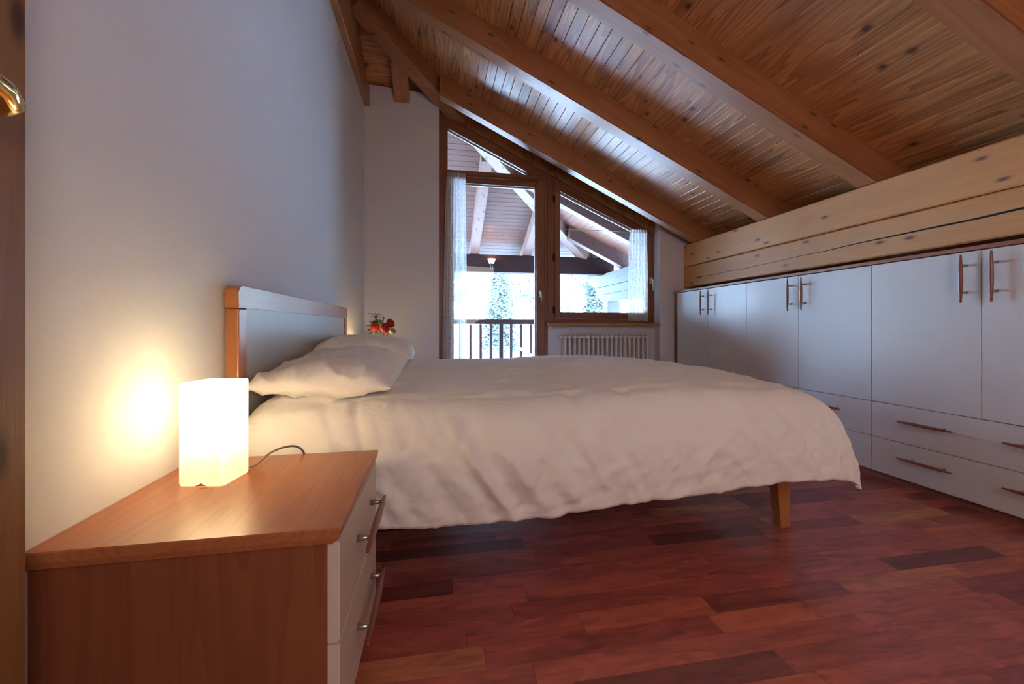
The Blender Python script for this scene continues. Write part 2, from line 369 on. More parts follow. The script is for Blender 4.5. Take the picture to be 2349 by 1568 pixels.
# ---- two stacked logs with a long drying crack in the lower one
def log(name, z0, z1, y0, y1, m, parent, crack=None, xf=2.62, seed=0, ends=None):
    b = bmesh.new(); prof = []
    ch = .008
    NY = 140; rows = []
    zs = [z0, z0+ch] + [z0+ch+(z1-z0-2*ch)*i/16 for i in range(1, 16)] + [z1-ch, z1]
    for i in range(NY+1):
        y = y0+(y1-y0)*i/NY; r = []
        for j, z in enumerate(zs):
            x = xf
            if j in (0, len(zs)-1): x += ch
            x += .003*noise.noise(Vector((y*1.5, z*9+seed, seed)))
            zz = z + .002*noise.noise(Vector((y*3, seed, j)))*(1 if j in (0, len(zs)-1) else 0)
            r.append(b.verts.new((x, y, zz)))
        r.append(b.verts.new((xf+.16, y, z1))); r.append(b.verts.new((xf+.16, y, z0)))
        rows.append(r)
    n = len(rows[0])
    for i in range(NY):
        for j in range(n): b.faces.new([rows[i][j], rows[i+1][j], rows[i+1][(j+1) % n], rows[i][(j+1) % n]])
    b.faces.new(rows[0]); b.faces.new(rows[-1][::-1])
    o = obj(name, b, m, parent, smooth=False)
    return o
log('log_beam', 1.519, 1.750, -1.4, 4.018, m_log, wr, seed=1)
lb = log('log_beam', 1.293, 1.513, -1.4, 4.018, m_log, wr, seed=5)
# drying crack: dark wavy wedge let into the face
b = bmesh.new(); pa = []; pb = []
NC = 90
for i in range(NC+1):
    y = -.6+(3.85+.6)*i/NC
    zc = 1.402 + .010*math.sin(y*1.3+.6) + .006*noise.noise(Vector((y*4, 3, 1))) - .012*max(0, y-2.2)
    w = .0045*max(.15, min(1, (2.75-y)/1.2)) * (1+.5*noise.noise(Vector((y*6, 9, 2))))
    pa.append((y, zc-w)); pb.append((y, zc+w))
prism(b, pa+pb[::-1], YZ, 2.6155, 2.60+.03)
obj('drying_crack', b, m_dark, wr)

# ------------------------------------------------------------------ floor
fl = thing('floor', (0, 0, 0), 'red-brown tropical wood parquet floor', 'floor', kind='structure')
obj('floor_base', bx(XL-.2, XR+.2, YF-.2, 4.3, -.12, -.012), m_dark, fl)
P = .0775; y0 = .961-P*32; stuff = bmesh.new(); cnt = 0
rr = random.Random(11); row = 0; y = y0
while y < 4.12:
    x = XL - rr.random()*.5
    while x < 2.56:
        L = rr.choice((.34, .42, .50, .50, .56, .60)); x1 = min(x+L, 2.56); x0 = max(x, XL)
        if x1-x0 > .01:
            vis = .55 < y < 2.55 and x1 > -.2
            # hidden under furniture or behind the view go into the joined remainder
            if vis and x1 < -.15 and y < 1.3: vis = False
            if vis and cnt < 295:
                obj('plank', bx(x0+.0004, x1-.0004, y+.0004, y+P-.0004, -.012, -.0002*rr.random()), m_floor, fl, origin=(x0, y, 0)); cnt += 1
            else: box(stuff, x0+.0004, x1-.0004, y+.0004, y+P-.0004, -.012, -.0002*rr.random())
        x += L
    y += P
o = obj('plank_field', stuff, m_floor, fl); o['kind'] = 'stuff'

# ------------------------------------------------------------------ ceiling
ce = thing('ceiling', (0, 0, 3), 'sloping varnished pine board ceiling on rafters', 'ceiling', kind='structure')
BP = .0715
def slope_board(xa, xb, y0, y1, m, parent, lift=0):
    g = .0022; c = .002
    xa += g/2; xb -= g/2
    poly = [(xa, zA(xa)+c), (xa+c, zA(xa+c)), (xb-c, zA(xb-c)), (xb, zA(xb)+c), (xb, zA(xb)+.018), (xa, zA(xa)+.018)]
    poly = [(p[0], p[1]+lift) for p in poly]
    return obj('board', prism(bmesh.new(), poly, XZ, y0, y1), m, parent, origin=(xa, y0, zA(xa)))
def hip_board(ya, yb, x0, x1, m, parent):
    g = .0022; c = .002; ya += g/2; yb -= g/2
    poly = [(ya, zB(ya)+c), (ya+c, zB(ya+c)), (yb-c, zB(yb-c)), (yb, zB(yb)+c), (yb, zB(yb)+.018), (ya, zB(ya)+.018)]
    return obj('board', prism(bmesh.new(), poly, YZ, x0, x1), m, parent, origin=(x0, ya, zB(ya)))
x = -.665
while x < XR+.02:
    yend = min(4.13, x+4.0)
    # long boards butt-joined over one of the rafters
    j = random.choice((1.22, 2.10, 2.94))
    slope_board(x, x+BP, YF, j, m_board, ce); slope_board(x, x+BP, j+.001, yend, m_board, ce); x += BP
y = 3.30
while y < 4.12:
    x1 = y+BP-3.98
    hip_board(y, y+BP, XL, x1, m_boardx, ce); y += BP
# roof deck above, seals the light
b = bmesh.new()
prism(b, [(-.72, 3.22-K*-.72), (XR+.5, 3.22-K*(XR+.5)), (XR+.5, 3.40-K*(XR+.5)), (-.72, 3.40+K*.72)], XZ, YF-.3, 4.14)
obj('roof_deck', b, m_eave, ce)
def rafter(y0, y1, x0, x1, m, parent, notch=True, name='rafter'):
    ch = .006
    if notch: poly = [(x0, zbA(x0)), (2.62, 1.752), (XR, 1.752), (x0, zA(x0)-.001)]
    else: poly = [(x0, zbA(x0)), (x1, zbA(x1)), (x1, zA(x1)-.001), (x0, zA(x0)-.001)]
    b = prism(bmesh.new(), poly, XZ, y0, y1)
    es = [e for e in b.edges if all(abs(v.co.z-zbA(v.co.x)) < .004 for v in e.verts) and abs(e.verts[0].co.y-e.verts[1].co.y) < 1e-5]
    if es: bmesh.ops.bevel(b, geom=es, offset=ch, segments=2, affect='EDGES')
    return obj(name, b, m, parent, origin=((x0+x1)/2, y0, zbA((x0+x1)/2)))
rafter(3.785, 3.895, .02, XR, m_rafter, ce)
rafter(2.875, 3.000, XL+.045, XR, m_rafter, ce)
rafter(2.045, 2.170, XL+.045, XR, m_rafter, ce)
rafter(1.165, 1.290, XL+.045, XR, m_rafter, ce)
rafter(.30, .425, XL+.045, XR, m_rafter, ce)
rafter(-.56, -.435, XL+.045, XR, m_rafter, ce)
# ridge beam against the left wall
b = bx(XL, XL+.046, YF, 4.018, 2.935, 3.12, bev=.003); obj('ridge_beam', b, m_raftery, ce)
obj('ridge_trim', bx(XL, XL+.026, YF, 3.30, 3.122, 3.47, bev=.002), m_raftery, ce)
obj('ridge_trim', prism(bmesh.new(), [(3.302, 3.122), (4.018, 3.122), (4.018, zB(4.018)-.002), (3.40, 3.47), (3.302, 3.47)], YZ, XL, XL+.026), m_raftery, ce)
# hip rafter: runs diagonally in plan, indoors and out
def hip(s0, s1, name, m, parent):
    # s = x + y along the hip; plan line x - y = -3.93
    b = bmesh.new(); hw = .076; vs = []
    for s in (s0, s1):
        cx = (s-3.93)/2; cy = (s+3.93)/2; zb = 3.955-.2385*s; zt = zb+.20
        n = Vector((1, -1, 0)).normalized()
        for sg, z in ((-1, zb), (1, zb), (1, zt), (-1, zt)):
            vs.append(b.verts.new((cx+n.x*hw*sg, cy+n.y*hw*sg, z)))
    for f in ((0, 1, 2, 3), (7, 6, 5, 4), (0, 4, 5, 1), (1, 5, 6, 2), (2, 6, 7, 3), (3, 7, 4, 0)): b.faces.new([vs[i] for i in f])
    es = [e for e in b.edges if {e.verts[0], e.verts[1]} in ({vs[0], vs[4]}, {vs[1], vs[5]})]
    bmesh.ops.bevel(b, geom=es, offset=.006, segments=2, affect='EDGES')
    return obj(name, b, m, parent, origin=((s0-3.93)/2, (s0+3.93)/2, 3.955-.2385*s0))
hip(2.66, 4.44, 'hip_rafter', m_rafter, ce)
def jack(x0, x1, y0, y1, m, parent, name='jack_rafter'):
    poly = [(y0, zbB(y0)), (y1, zbB(y1)), (y1, zB(y1)-.001), (y0, zB(y0)-.001)]
    b = prism(bmesh.new(), poly, YZ, x0, x1)
    es = [e for e in b.edges if all(abs(v.co.z-zbB(v.co.y)) < .004 for v in e.verts) and abs(e.verts[0].co.x-e.verts[1].co.x) < 1e-5]
    bmesh.ops.bevel(b, geom=es, offset=.006, segments=2, affect='EDGES')
    return obj(name, b, m, parent, origin=(x0, y0, zbB(y0)))
jack(-.398, -.258, 3.63, 4.019, m_raftery, ce)

# ------------------------------------------------------------------ boards above the window
tr = thing('trim_1', (.02, 4.11, 2.9), 'vertical board infill between window frame and rafter', 'trim', kind='structure')
x = .022; BW = .0935
zfr = lambda x: 3.003-K*x                       # upper edge of the window frame
while x < 2.33:
    xa, xb = x+.001, min(x+BW-.001, 2.334)
    tt = lambda q: min(zA(q), 3.135)-.003
    poly = [(xa, zfr(xa)), (xb, zfr(xb)), (xb, tt(xb)), (xa, tt(xa))]
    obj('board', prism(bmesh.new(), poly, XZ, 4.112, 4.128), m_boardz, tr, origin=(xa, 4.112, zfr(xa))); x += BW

# ------------------------------------------------------------------ glazed balcony door
Y0, Y1 = 4.135, 4.205
d1 = thing('door_1', (.55, 4.17, 0), 'glazed wooden balcony door with triangular light above', 'door', kind='structure')
obj('jamb', prism(bmesh.new(), [(.0165, 0), (.071, 0), (.071, zfr(.071)), (.0165, zfr(.0165))], XZ, Y0-.01, 4.299), m_frame, d1)
obj('jamb', prism(bmesh.new(), [(.066, 2.44), (.103, 2.44), (.103, zfr(.103)-.10), (.066, zfr(.066)-.08)], XZ, Y0, Y1), m_frame, d1)
obj('head_rail', prism(bmesh.new(), [(.066, zfr(.066)-.10), (1.10, zfr(1.10)-.10), (1.10, zfr(1.10)-.002), (.066, zfr(.066)-.002)], XZ, Y0-.004, Y1), m_framex, d1)
obj('transom', bx(.067, 1.098, Y0-.006, Y1+.01, 2.396, 2.441, bev=.003), m_framex, d1)
obj('glass_pane', prism(bmesh.new(), [(.10, 2.44), (.98, 2.44), (.10, 2.86)], XZ, 4.168, 4.174), m_glass, d1)
obj('glazing_bead', prism(bmesh.new(), [(.103, zfr(.103)-.112), (.965, zfr(.965)-.112), (.965, zfr(.965)-.101), (.103, zfr(.103)-.101)], XZ, 4.176, 4.19), m_bead, d1)
obj('mullion', prism(bmesh.new(), [(1.096, 0), (1.2045, 0), (1.2045, zfr(1.2045)-.047), (1.096, zfr(1.096)-.047)], XZ, Y0+.001, Y1+.02), m_frame, d1)
obj('mullion_moulding', bx(1.128, 1.146, Y0-.012, Y0, 0, 2.43, bev=.003), m_frame, d1)
# moving leaf
YL0, YL1 = 4.118, 4.178
lf = obj('leaf_stile', bx(.07, .165, YL0, YL1, .02, 2.392, bev=.004), m_frame, d1)
obj('leaf_stile', bx(1.006, 1.095, YL0, YL1, .02, 2.392, bev=.004), m_frame, d1)
obj('leaf_top_rail', bx(.165, 1.006, YL0, YL1, 2.312, 2.392, bev=.004), m_framex, d1)
obj('leaf_bottom_rail', bx(.165, 1.006, YL0, YL1, .02, .16, bev=.004), m_framex, d1)
obj('glass_pane', bx(.16, 1.01, 4.146, 4.152, .155, 2.316), m_glass, d1)
obj('glazing_bead', bx(.165, 1.006, 4.154, 4.168, 2.300, 2.312), m_bead, d1)
obj('glazing_bead', bx(.996, 1.006, 4.154, 4.168, .16, 2.300), m_bead, d1)
def lever(px, pz, parent, y=4.118):
    h = obj('handle', bx(px-.013, px+.013, y-.008, y, pz-.035, pz+.035, bev=.003), m_nickel, parent)
    t = tube(bmesh.new(), [(px, y-.008, pz+.012), (px, y-.038, pz+.012), (px+.004, y-.045, pz+.004), (px+.006, y-.045, pz-.115)], [.009, .008, .009, .007], 10)
    obj('lever', t, m_nickel, h, smooth=True)
lever(1.046, 1.215, d1)
for zz in (.45, 1.05, 1.60, 2.20): obj('hinge', tube(bmesh.new(), [(1.196, 4.110, zz-.035), (1.196, 4.110, zz+.035)], .010, 8), m_hinge, d1, smooth=True)
obj('threshold', bx(.02, 1.13, 4.03, 4.30, -.005, .02), m_sill, d1)

# ------------------------------------------------------------------ side window with sloping head
w1 = thing('window_1', (1.75, 4.17, .95), 'wooden window with sloping head beside the balcony door', 'window', kind='structure')
obj('frame_bottom', bx(1.188, 2.334, Y0-.004, Y1+.02, .916, .956, bev=.003), m_framex, w1)
obj('frame_side', prism(bmesh.new(), [(2.311, .916), (2.335, .916), (2.335, zfr(2.335)), (2.311, zfr(2.311))], XZ, Y0-.01, Y1+.02), m_frame, w1)
obj('frame_head', prism(bmesh.new(), [(1.10, zfr(1.10)-.045), (2.335, zfr(2.335)-.045), (2.335, zfr(2.335)-.002), (1.10, zfr(1.10)-.002)], XZ, Y0, Y1), m_framex, w1)
hd = lambda x: zfr(x)-.046
gt = lambda x: 2.288-.445*(x-1.26)
obj('sash_stile', prism(bmesh.new(), [(1.205, .957), (1.26, .957), (1.26, hd(1.26)), (1.205, hd(1.205))], XZ, YL0, YL1), m_frame, w1)
obj('sash_stile', prism(bmesh.new(), [(2.235, .957), (2.309, .957), (2.309, hd(2.309)), (2.235, hd(2.235))], XZ, YL0, YL1), m_frame, w1)
obj('sash_rail', bx(1.26, 2.235, YL0, YL1, .957, 1.026, bev=.003), m_framex, w1)
obj('sash_head', prism(bmesh.new(), [(1.26, gt(1.26)), (2.235, gt(2.235)), (2.235, hd(2.235)), (1.26, hd(1.26))], XZ, YL0, YL1), m_framex, w1)
obj('glass_pane', prism(bmesh.new(), [(1.255, 1.02), (2.24, 1.02), (2.24, gt(2.24)+.004), (1.255, gt(1.255)+.004)], XZ, 4.146, 4.152), m_glass, w1)
obj('glazing_bead', prism(bmesh.new(), [(1.26, gt(1.26)-.018), (2.235, gt(2.235)-.018), (2.235, gt(2.235)), (1.26, gt(1.26))], XZ, 4.154, 4.168), m_bead, w1)
obj('window_sill', bx(1.10, 2.325, 3.985, 4.134, .880, .915, bev=.003), m_sill, w1)
lever(2.285, 1.375, w1)

# ------------------------------------------------------------------ curtains and rods
def curtain(xt0, xt1, xb0, xb1, zt, zb, y, folds, label, cloth_w, bow=0.0):
    bm = bmesh.new(); NU, NV = folds*10+1, 60; uvl = bm.loops.layers.uv.new('UVMap'); vs = []; uvs = {}
    for i in range(NU):
        u = i/(NU-1); col = []
        for j in range(NV):
            v = j/(NV-1)
            e = v**.45
            x0 = xt0+(xb0-xt0)*e; x1 = xt1+(xb1-xt1)*e
            x = x0+(x1-x0)*u + .006*noise.noise(Vector((u*7, v*3, zt)))
            amp = .010+.010*v
            yy = y + amp*math.sin(u*folds*2*PI + .8*math.sin(v*3+zt)) + .008*noise.noise(Vector((u*4, v*2, 5)))
            z = zt+(zb-zt)*v
            if j == 0: z += .014*abs(math.sin(u*folds*PI*2.7+1))
            if j == NV-1: z -= .012*abs(math.sin(u*folds*PI*1.3))
            q = bm.verts.new((x, yy, z)); uvs[q] = (u*cloth_w, v*(zt-zb)); col.append(q)
        vs.append(col)
    for i in range(NU-1):
        for j in range(NV-1): bm.faces.new([vs[i][j], vs[i+1][j], vs[i+1][j+1], vs[i][j+1]])
    for f in bm.faces:
        for l in f.loops: l[uvl].uv = uvs[l.vert]
    o = obj('lace_curtain', bm, m_lace, smooth=True, origin=((xt0+xt1)/2, y, zb)); return setp(o, label, 'curtain')
curtain(.100, .275, .045, .292, 2.385, .06, 4.075, 6, 'long white lace curtain gathered at the left of the balcony door', .55)
curtain(2.035, 2.225, 1.995, 2.225, 1.905, .945, 4.078, 6, 'short white lace curtain gathered at the right of the side window', .5)
def rod(x0, x1, z, label):
    t = thing('curtain_rod', ((x0+x1)/2, 4.08, z), label, 'curtain rod')
    obj('rod', tube(bmesh.new(), [(x0, 4.08, z), (x1, 4.08, z)], .0032, 8), m_brassd, t, smooth=True)
    for q in (x0, x1): obj('bracket', tube(bmesh.new(), [(q, 4.08, z), (q, 4.117, z)], .004, 8), m_brassd, t, smooth=True)
rod(.105, 1.03, 2.362, 'thin brass curtain rod across the top of the balcony door')
rod(1.215, 2.29, 1.885, 'thin brass curtain rod across the side window')

# ------------------------------------------------------------------ radiator
ra = thing('radiator', (1.74, 4.05, .08), 'white column radiator in the niche under the side window', 'radiator')
sec = None
for i in range(19):
    cx = 1.285+i*.0503
    if sec is None:
        b = bmesh.new()
        for yy in (4.012, 4.045, 4.078): tube(b, [(cx, yy, .12), (cx, yy, .775)], .0125, 8)
        for zz, s in ((.12, 1), (.765, 1)):
            tube(b, [(cx, 4.000, zz-.012), (cx, 4.000, zz+.012)], .004, 6)
            box(b, cx-.014, cx+.014, 4.000, 4.090, zz-.018, zz+.022, bev=.012, seg=2)
            tube(b, [(cx-.025, 4.045, zz), (cx+.025, 4.045, zz)], .014, 8)
        sec = obj('column', b, m_white, ra, smooth=True, origin=(cx, 4.045, .08))
    else:
        c = sec.copy(); C.objects.link(c); c.location = sec.location+Vector((i*.0503, 0, 0))
obj('valve', tube(bmesh.new(), [(1.262, 4.045, .765), (1.236, 4.045, .765), (1.225, 4.045, .765)], [.012, .016, .012], 10), m_white, ra, smooth=True)
obj('feed_pipe', tube(bmesh.new(), [(1.262, 4.045, .115), (1.235, 4.045, .115), (1.235, 4.045, 0)], .009, 8), m_white, ra, smooth=True)
for q in (1.36, 2.12): obj('foot', tube(bmesh.new(), [(q, 4.045, .105), (q, 4.045, .0)], [.012, .016], 8), m_white, ra, smooth=True)

# ------------------------------------------------------------------ pine door leaf at the left edge, brass lever
d2 = thing('door_2', (-.60, .70, 0), 'knotty pine door standing open along the left wall', 'door', kind='structure')
obj('door_leaf', bx(-.625, -.578, -.16, .7025, .008, 2.05, bev=.003), m_pine, d2)
hdl = obj('handle', tube(bmesh.new(), [(-.578, .632, 1.152), (-.571, .632, 1.152), (-.570, .632, 1.152)], [.024, .024, .018], 20), m_brass, d2, smooth=True)
obj('lever', tube(bmesh.new(), [(-.570, .632, 1.150), (-.548, .632, 1.151), (-.533, .626, 1.155), (-.524, .606, 1.162), (-.521, .57, 1.168), (-.523, .50, 1.166), (-.528, .48, 1.162)], [.011, .0125, .0135, .013, .011, .009, .006], 16), m_brass, hdl, smooth=True)

# ------------------------------------------------------------------ wall of low wardrobes
cab = thing('built_in_cabinet', (2.49, 2, 0), 'long white low cabinet run under the log wall', 'cabinet')
XC = 2.49
obj('carcass', bx(XC+.02, 3.015, -1.0, 3.925, .045, 1.222), m_lam, cab)
obj('plinth', bx(XC+.035, 3.0, -1.0, 3.93, 0, .043), m_trimred, cab)
obj('cabinet_top', bx(XC-.012, 3.017, -1.0, 3.985, 1.232, 1.252, bev=.002), m_trimred, cab)
obj('end_panel', bx(XC+.001, 3.015, 3.945, 3.975, 0, 1.231, bev=.001), m_cherryz, cab)
def spindle(p0, p1, r, n=12):
    p0, p1 = Vector(p0), Vector(p1); pts = []; rad = []
    for i in range(15):
        t = i/14; pts.append(p0.lerp(p1, t)); rad.append(r*(.42+.58*math.sin(PI*t)**.8))
    return tube(bmesh.new(), pts, rad, n)
def pull_z(y, z0, z1, parent):
    h = obj('handle', spindle((XC-.036, y, z0), (XC-.036, y, z1), .0085), m_handle, parent, smooth=True)
    for z in (z0+.05, z1-.05): obj('handle_post', tube(bmesh.new(), [(XC, y, z), (XC-.034, y, z)], [.0062, .0042], 10), m_steel, h, smooth=True)
def pull_y(y0, y1, z, parent):
    h = obj('handle', spindle((XC-.036, y0, z), (XC-.036, y1, z), .0085), m_handle, parent, smooth=True)
    for y in (y0+.05, y1-.05): obj('handle_post', tube(bmesh.new(), [(XC, y, z), (XC-.034, y, z)], [.0062, .0042], 10), m_steel, h, smooth=True)
for k in range(5):
    ya = 3.938-.982*(k+1); yb = 3.938-.982*k; ym = (ya+yb)/2; g = .0016
    for lo, hi, hy in ((ya, ym, ym-.055), (ym, yb, ym+.055)):
        d = obj('cabinet_door', bx(XC, XC+.018, lo+g, hi-g, .4425, 1.229, bev=.001), m_lam, cab, origin=(XC, lo, .44))
        pull_z(hy, .985, 1.215, d)
    for lo, hi, hz in ((.2405, .4395, .360), (.043, .2375, .160)):
        d = obj('drawer_front', bx(XC, XC+.018, ya+g, yb-g, lo, hi, bev=.001), m_lam, cab, origin=(XC, ya, lo))
        pull_y(ya+.16, ya+.40, hz, d); pull_y(yb-.40, yb-.16, hz, d)

# ------------------------------------------------------------------ nightstands
def nightstand(x, y):
    """x,y = back near corner on the floor"""
    t = thing('nightstand', (x+.25, y+.24, 0), group='nightstands flanking the bed', cat='nightstand')
    X0, X1, Ya, Yb = x, x+.466, y+.006, y+.478
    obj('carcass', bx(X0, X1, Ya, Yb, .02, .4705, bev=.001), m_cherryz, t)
    b = bmesh.new(); x0, x1, ya, yb = X0-.0, X0+.493, y-.006, y+.484
    vs = [b.verts.new(p) for p in [(x0, ya+.003, .471), (x1-.014, ya+.003, .471), (x1-.014, yb-.003, .471), (x0, yb-.003, .471),
          (x0, ya+.0, .482), (x1-.002, ya+.0, .482), (x1-.002, yb-.0, .482), (x0, yb-.0, .482),
          (x0, ya, .4975), (x1, ya, .4975), (x1, yb, .4975), (x0, yb, .4975), (x0, ya+.002, .5), (x1-.002, ya+.002, .5), (x1-.002, yb-.002, .5), (x0, yb-.002, .5)]]
    b.faces.new(vs[0:4]); b.faces.new(vs[12:16])
    for r in range(3):
        for k in range(4): b.faces.new([vs[r*4+k], vs[r*4+(k+1) % 4], vs[r*4+4+(k+1) % 4], vs[r*4+4+k]])
    obj('table_top', b, m_cherryy, t)
    for z0, z1, hz in ((.2795, .4695, .385), (.075, .2765, .181)):
        b = bmesh.new(); xa, xb = X1+.001, X1+.022
        # front with bevelled outer edge
        box(b, xa, xb, Ya+.001, Yb-.001, z0, z1)
        es = [e for e in b.edges if all(abs(v.co.x-xb) < 1e-5 for v in e.verts)]
        bmesh.ops.bevel(b, geom=es, offset=.003, segments=2, affect='EDGES')
        d = obj('drawer_front', b, m_drawer, t, origin=(xa, Ya, z0))
        h = obj('handle', spindle((xb+.032, Ya+.115, hz), (xb+.032, Yb-.06, hz), .0088, 14), m_handle, d, smooth=True)
        for yy in (Ya+.178, Yb-.098): obj('handle_post', tube(bmesh.new(), [(xb, yy, hz), (xb+.029, yy, hz)], [.0078, .0046], 12), m_steel, h, smooth=True)
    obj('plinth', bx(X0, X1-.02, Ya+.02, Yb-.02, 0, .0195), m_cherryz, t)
    return t
ns = nightstand(-.6685, .8065); ns['label'] = 'cherry wood nightstand in the left foreground with two cream drawers'
ns2 = copy_tree(ns); ns2.location = (ns.location.x, 3.47, 0); ns2['label'] = 'cherry wood nightstand on the far side of the bed, mostly hidden by pillows'

# ------------------------------------------------------------------ table lamps
def rbox_shell(cx, cy, z0, w, d, h, rot):
    """rounded open-bottomed glass block; small notch in the lower front edge"""
    b = bmesh.new(); R = .010; ns_ = 5; ring = []
    base = []
    for sx, sy, a0 in ((1, 1, 0), (-1, 1, PI/2), (-1, -1, PI), (1, -1, 3*PI/2)):
        for k in range(ns_+1):
            a = a0+PI/2*k/ns_; base.append((sx*(w/2-R)+R*math.cos(a), sy*(d/2-R)+R*math.sin(a)))
    # extra points along the edges
    pts = []
    for i, p in enumerate(base):
        q = base[(i+1) % len(base)]; L = math.dist(p, q); n = 12 if L > .03 else 1
        for k in range(n): pts.append((p[0]+(q[0]-p[0])*k/n, p[1]+(q[1]-p[1])*k/n))
    prof = [(0.006, .86), (.002, .94), (.0, 1.0)]
    lev = [(z0+.000, .955), (z0+.003, .985), (z0+.008, 1.0)] + [(z0+.008+(h-.012)*i/10, 1.0-.004*math.sin(PI*i/10)) for i in range(1, 11)] + [(z0+h-.0015, .988), (z0+h, .965)]
    c, s = math.cos(rot), math.sin(rot); rings = []
    for z, sc in lev:
        r = []
        for p in pts:
            x, y = p[0]*sc, p[1]*sc; zz = z
            if y < -d/2*.9 and abs(x) < .013 and z < z0+.02: zz = z + .007*(1-abs(x)/.013)
            r.append(b.verts.new((cx+x*c-y*s, cy+x*s+y*c, zz)))
        rings.append(r)
    n = len(pts)
    for i in range(len(rings)-1):
        for k in range(n): b.faces.new([rings[i][k], rings[i][(k+1) % n], rings[i+1][(k+1) % n], rings[i+1][k]])
    b.faces.new(rings[-1]); return b
def lamp(cx, cy, rot, label, cord):
    t = thing('table_lamp', (cx, cy, .5), label, 'lamp', 'matching white glass table lamps')
    o = obj('lamp_shade', rbox_shell(cx, cy, .5025, .106, .10, .237, rot), m_shade, t, smooth=True)
    obj('lamp_base', bx(cx-.038, cx+.038, cy-.036, cy+.036, .5, .508, bev=.002), m_steel, t)
    obj('bulb_holder', lathe(bmesh.new(), [(.014, 0), (.012, .012), (.010, .02), (.010, .024)], (cx, cy, .508), 12), m_white, t, smooth=True)
    L = bpy.data.lights.new('lamp_light', 'POINT'); L.energy = LAMP; L.color = (1.0, .75, .44); L.shadow_soft_size = .042
    lo = bpy.data.objects.new('lamp_light', L); C.objects.link(lo); lo.parent = t; lo.location = (0, 0, .188)
    obj('cord', tube(bmesh.new(), smooth_path(cord), .0028, 8), m_cord, t, smooth=True)
    return t
LAMP = 3.9
lamp(-.530, 1.108, math.radians(-9), 'glowing white glass block lamp on the near nightstand',
     [(-.50, 1.155, .504), (-.47, 1.18, .508), (-.445, 1.20, .530), (-.42, 1.225, .538), (-.398, 1.262, .530), (-.385, 1.288, .505), (-.384, 1.296, .46), (-.386, 1.297, .30)])
lamp(-.545, 3.34, math.radians(6), 'glowing white glass block lamp on the far nightstand, behind the pillows',
     [(-.52, 3.29, .504), (-.50, 3.27, .515), (-.49, 3.24, .518), (-.485, 3.222, .49), (-.485, 3.215, .3)])

# ------------------------------------------------------------------ bed
bed = thing('bed', (.45, 2.25, 0), 'double bed with cherry framed headboard against the left wall', 'bed')
HX0, HX1 = -.663, -.622
hb = obj('headboard', bx(HX0+.010, HX1-.006, 1.50, 2.975, .30, .935), m_headp, bed)
b = bx(HX0, HX1, 1.440, 1.500, .0, .930, bev=.004, seg=2); obj('headboard_stile', b, m_bedwood, hb)
b = bx(HX0, HX1, 2.970, 3.030, .0, .930, bev=.004, seg=2); obj('headboard_stile', b, m_bedwood, hb)
def rrect(y0, y1, z0, z1, R):
    p = [(y0, z0), (y1, z0)]
    for k in range(7): a = PI/2*k/6; p.append((y1-R+R*math.cos(a), z1-R+R*math.sin(a)))
    for k in range(7): a = PI/2+PI/2*k/6; p.append((y0+R+R*math.cos(a), z1-R+R*math.sin(a)))
    return p
b = prism(bmesh.new(), rrect(1.437, 3.033, .932, 1.003, .022), YZ, HX0, HX1+.001)
bmesh.ops.bevel(b, geom=[e for e in b.edges if e.calc_length() > .001 and abs(e.verts[0].co.x-e.verts[1].co.x) < 1e-6], offset=.003, segments=2, affect='EDGES')
obj('headboard_rail', b, m_bedwoody, hb)
for ya, yb in ((1.53, 1.555), (2.945, 2.97)): obj('side_rail', bx(-.62, 1.50, ya, yb, .24, .34, bev=.004), m_cherry, bed)
obj('foot_rail', bx(1.475, 1.50, 1.555, 2.945, .24, .34, bev=.004), m_cherryy, bed)
obj('slat_base', bx(-.60, 1.47, 1.556, 2.944, .31, .335), m_pine, bed)
for lx, ly in ((1.465, 1.535), (1.465, 2.925), (-.56, 1.56), (-.56, 2.90)):
    b = bmesh.new(); vs = []
    for z, a in ((0, .0), (.238, .022)):
        for px_, py_ in ((0-a, 0), (.046, 0), (.046, .046+a*.3), (0-a, .046+a*.3)): vs.append(b.verts.new((lx+px_, ly+py_, z)))
    for f in ((0, 1, 2, 3), (4, 5, 6, 7), (0, 1, 5, 4), (1, 2, 6, 5), (2, 3, 7, 6), (3, 0, 4, 7)): b.faces.new([vs[i] for i in f])
    bmesh.ops.bevel(b, geom=list(b.edges), offset=.002, segments=1, affect='EDGES')
    obj('leg', b, m_bedwood, bed, origin=(lx, ly, 0))
mt = obj('mattress', bx(-.60, 1.44, 1.55, 2.95, .336, .53, bev=.04, seg=3), m_matt, origin=(.42, 2.25, .336)); setp(mt, 'white mattress hidden under the duvet on the bed', 'mattress')

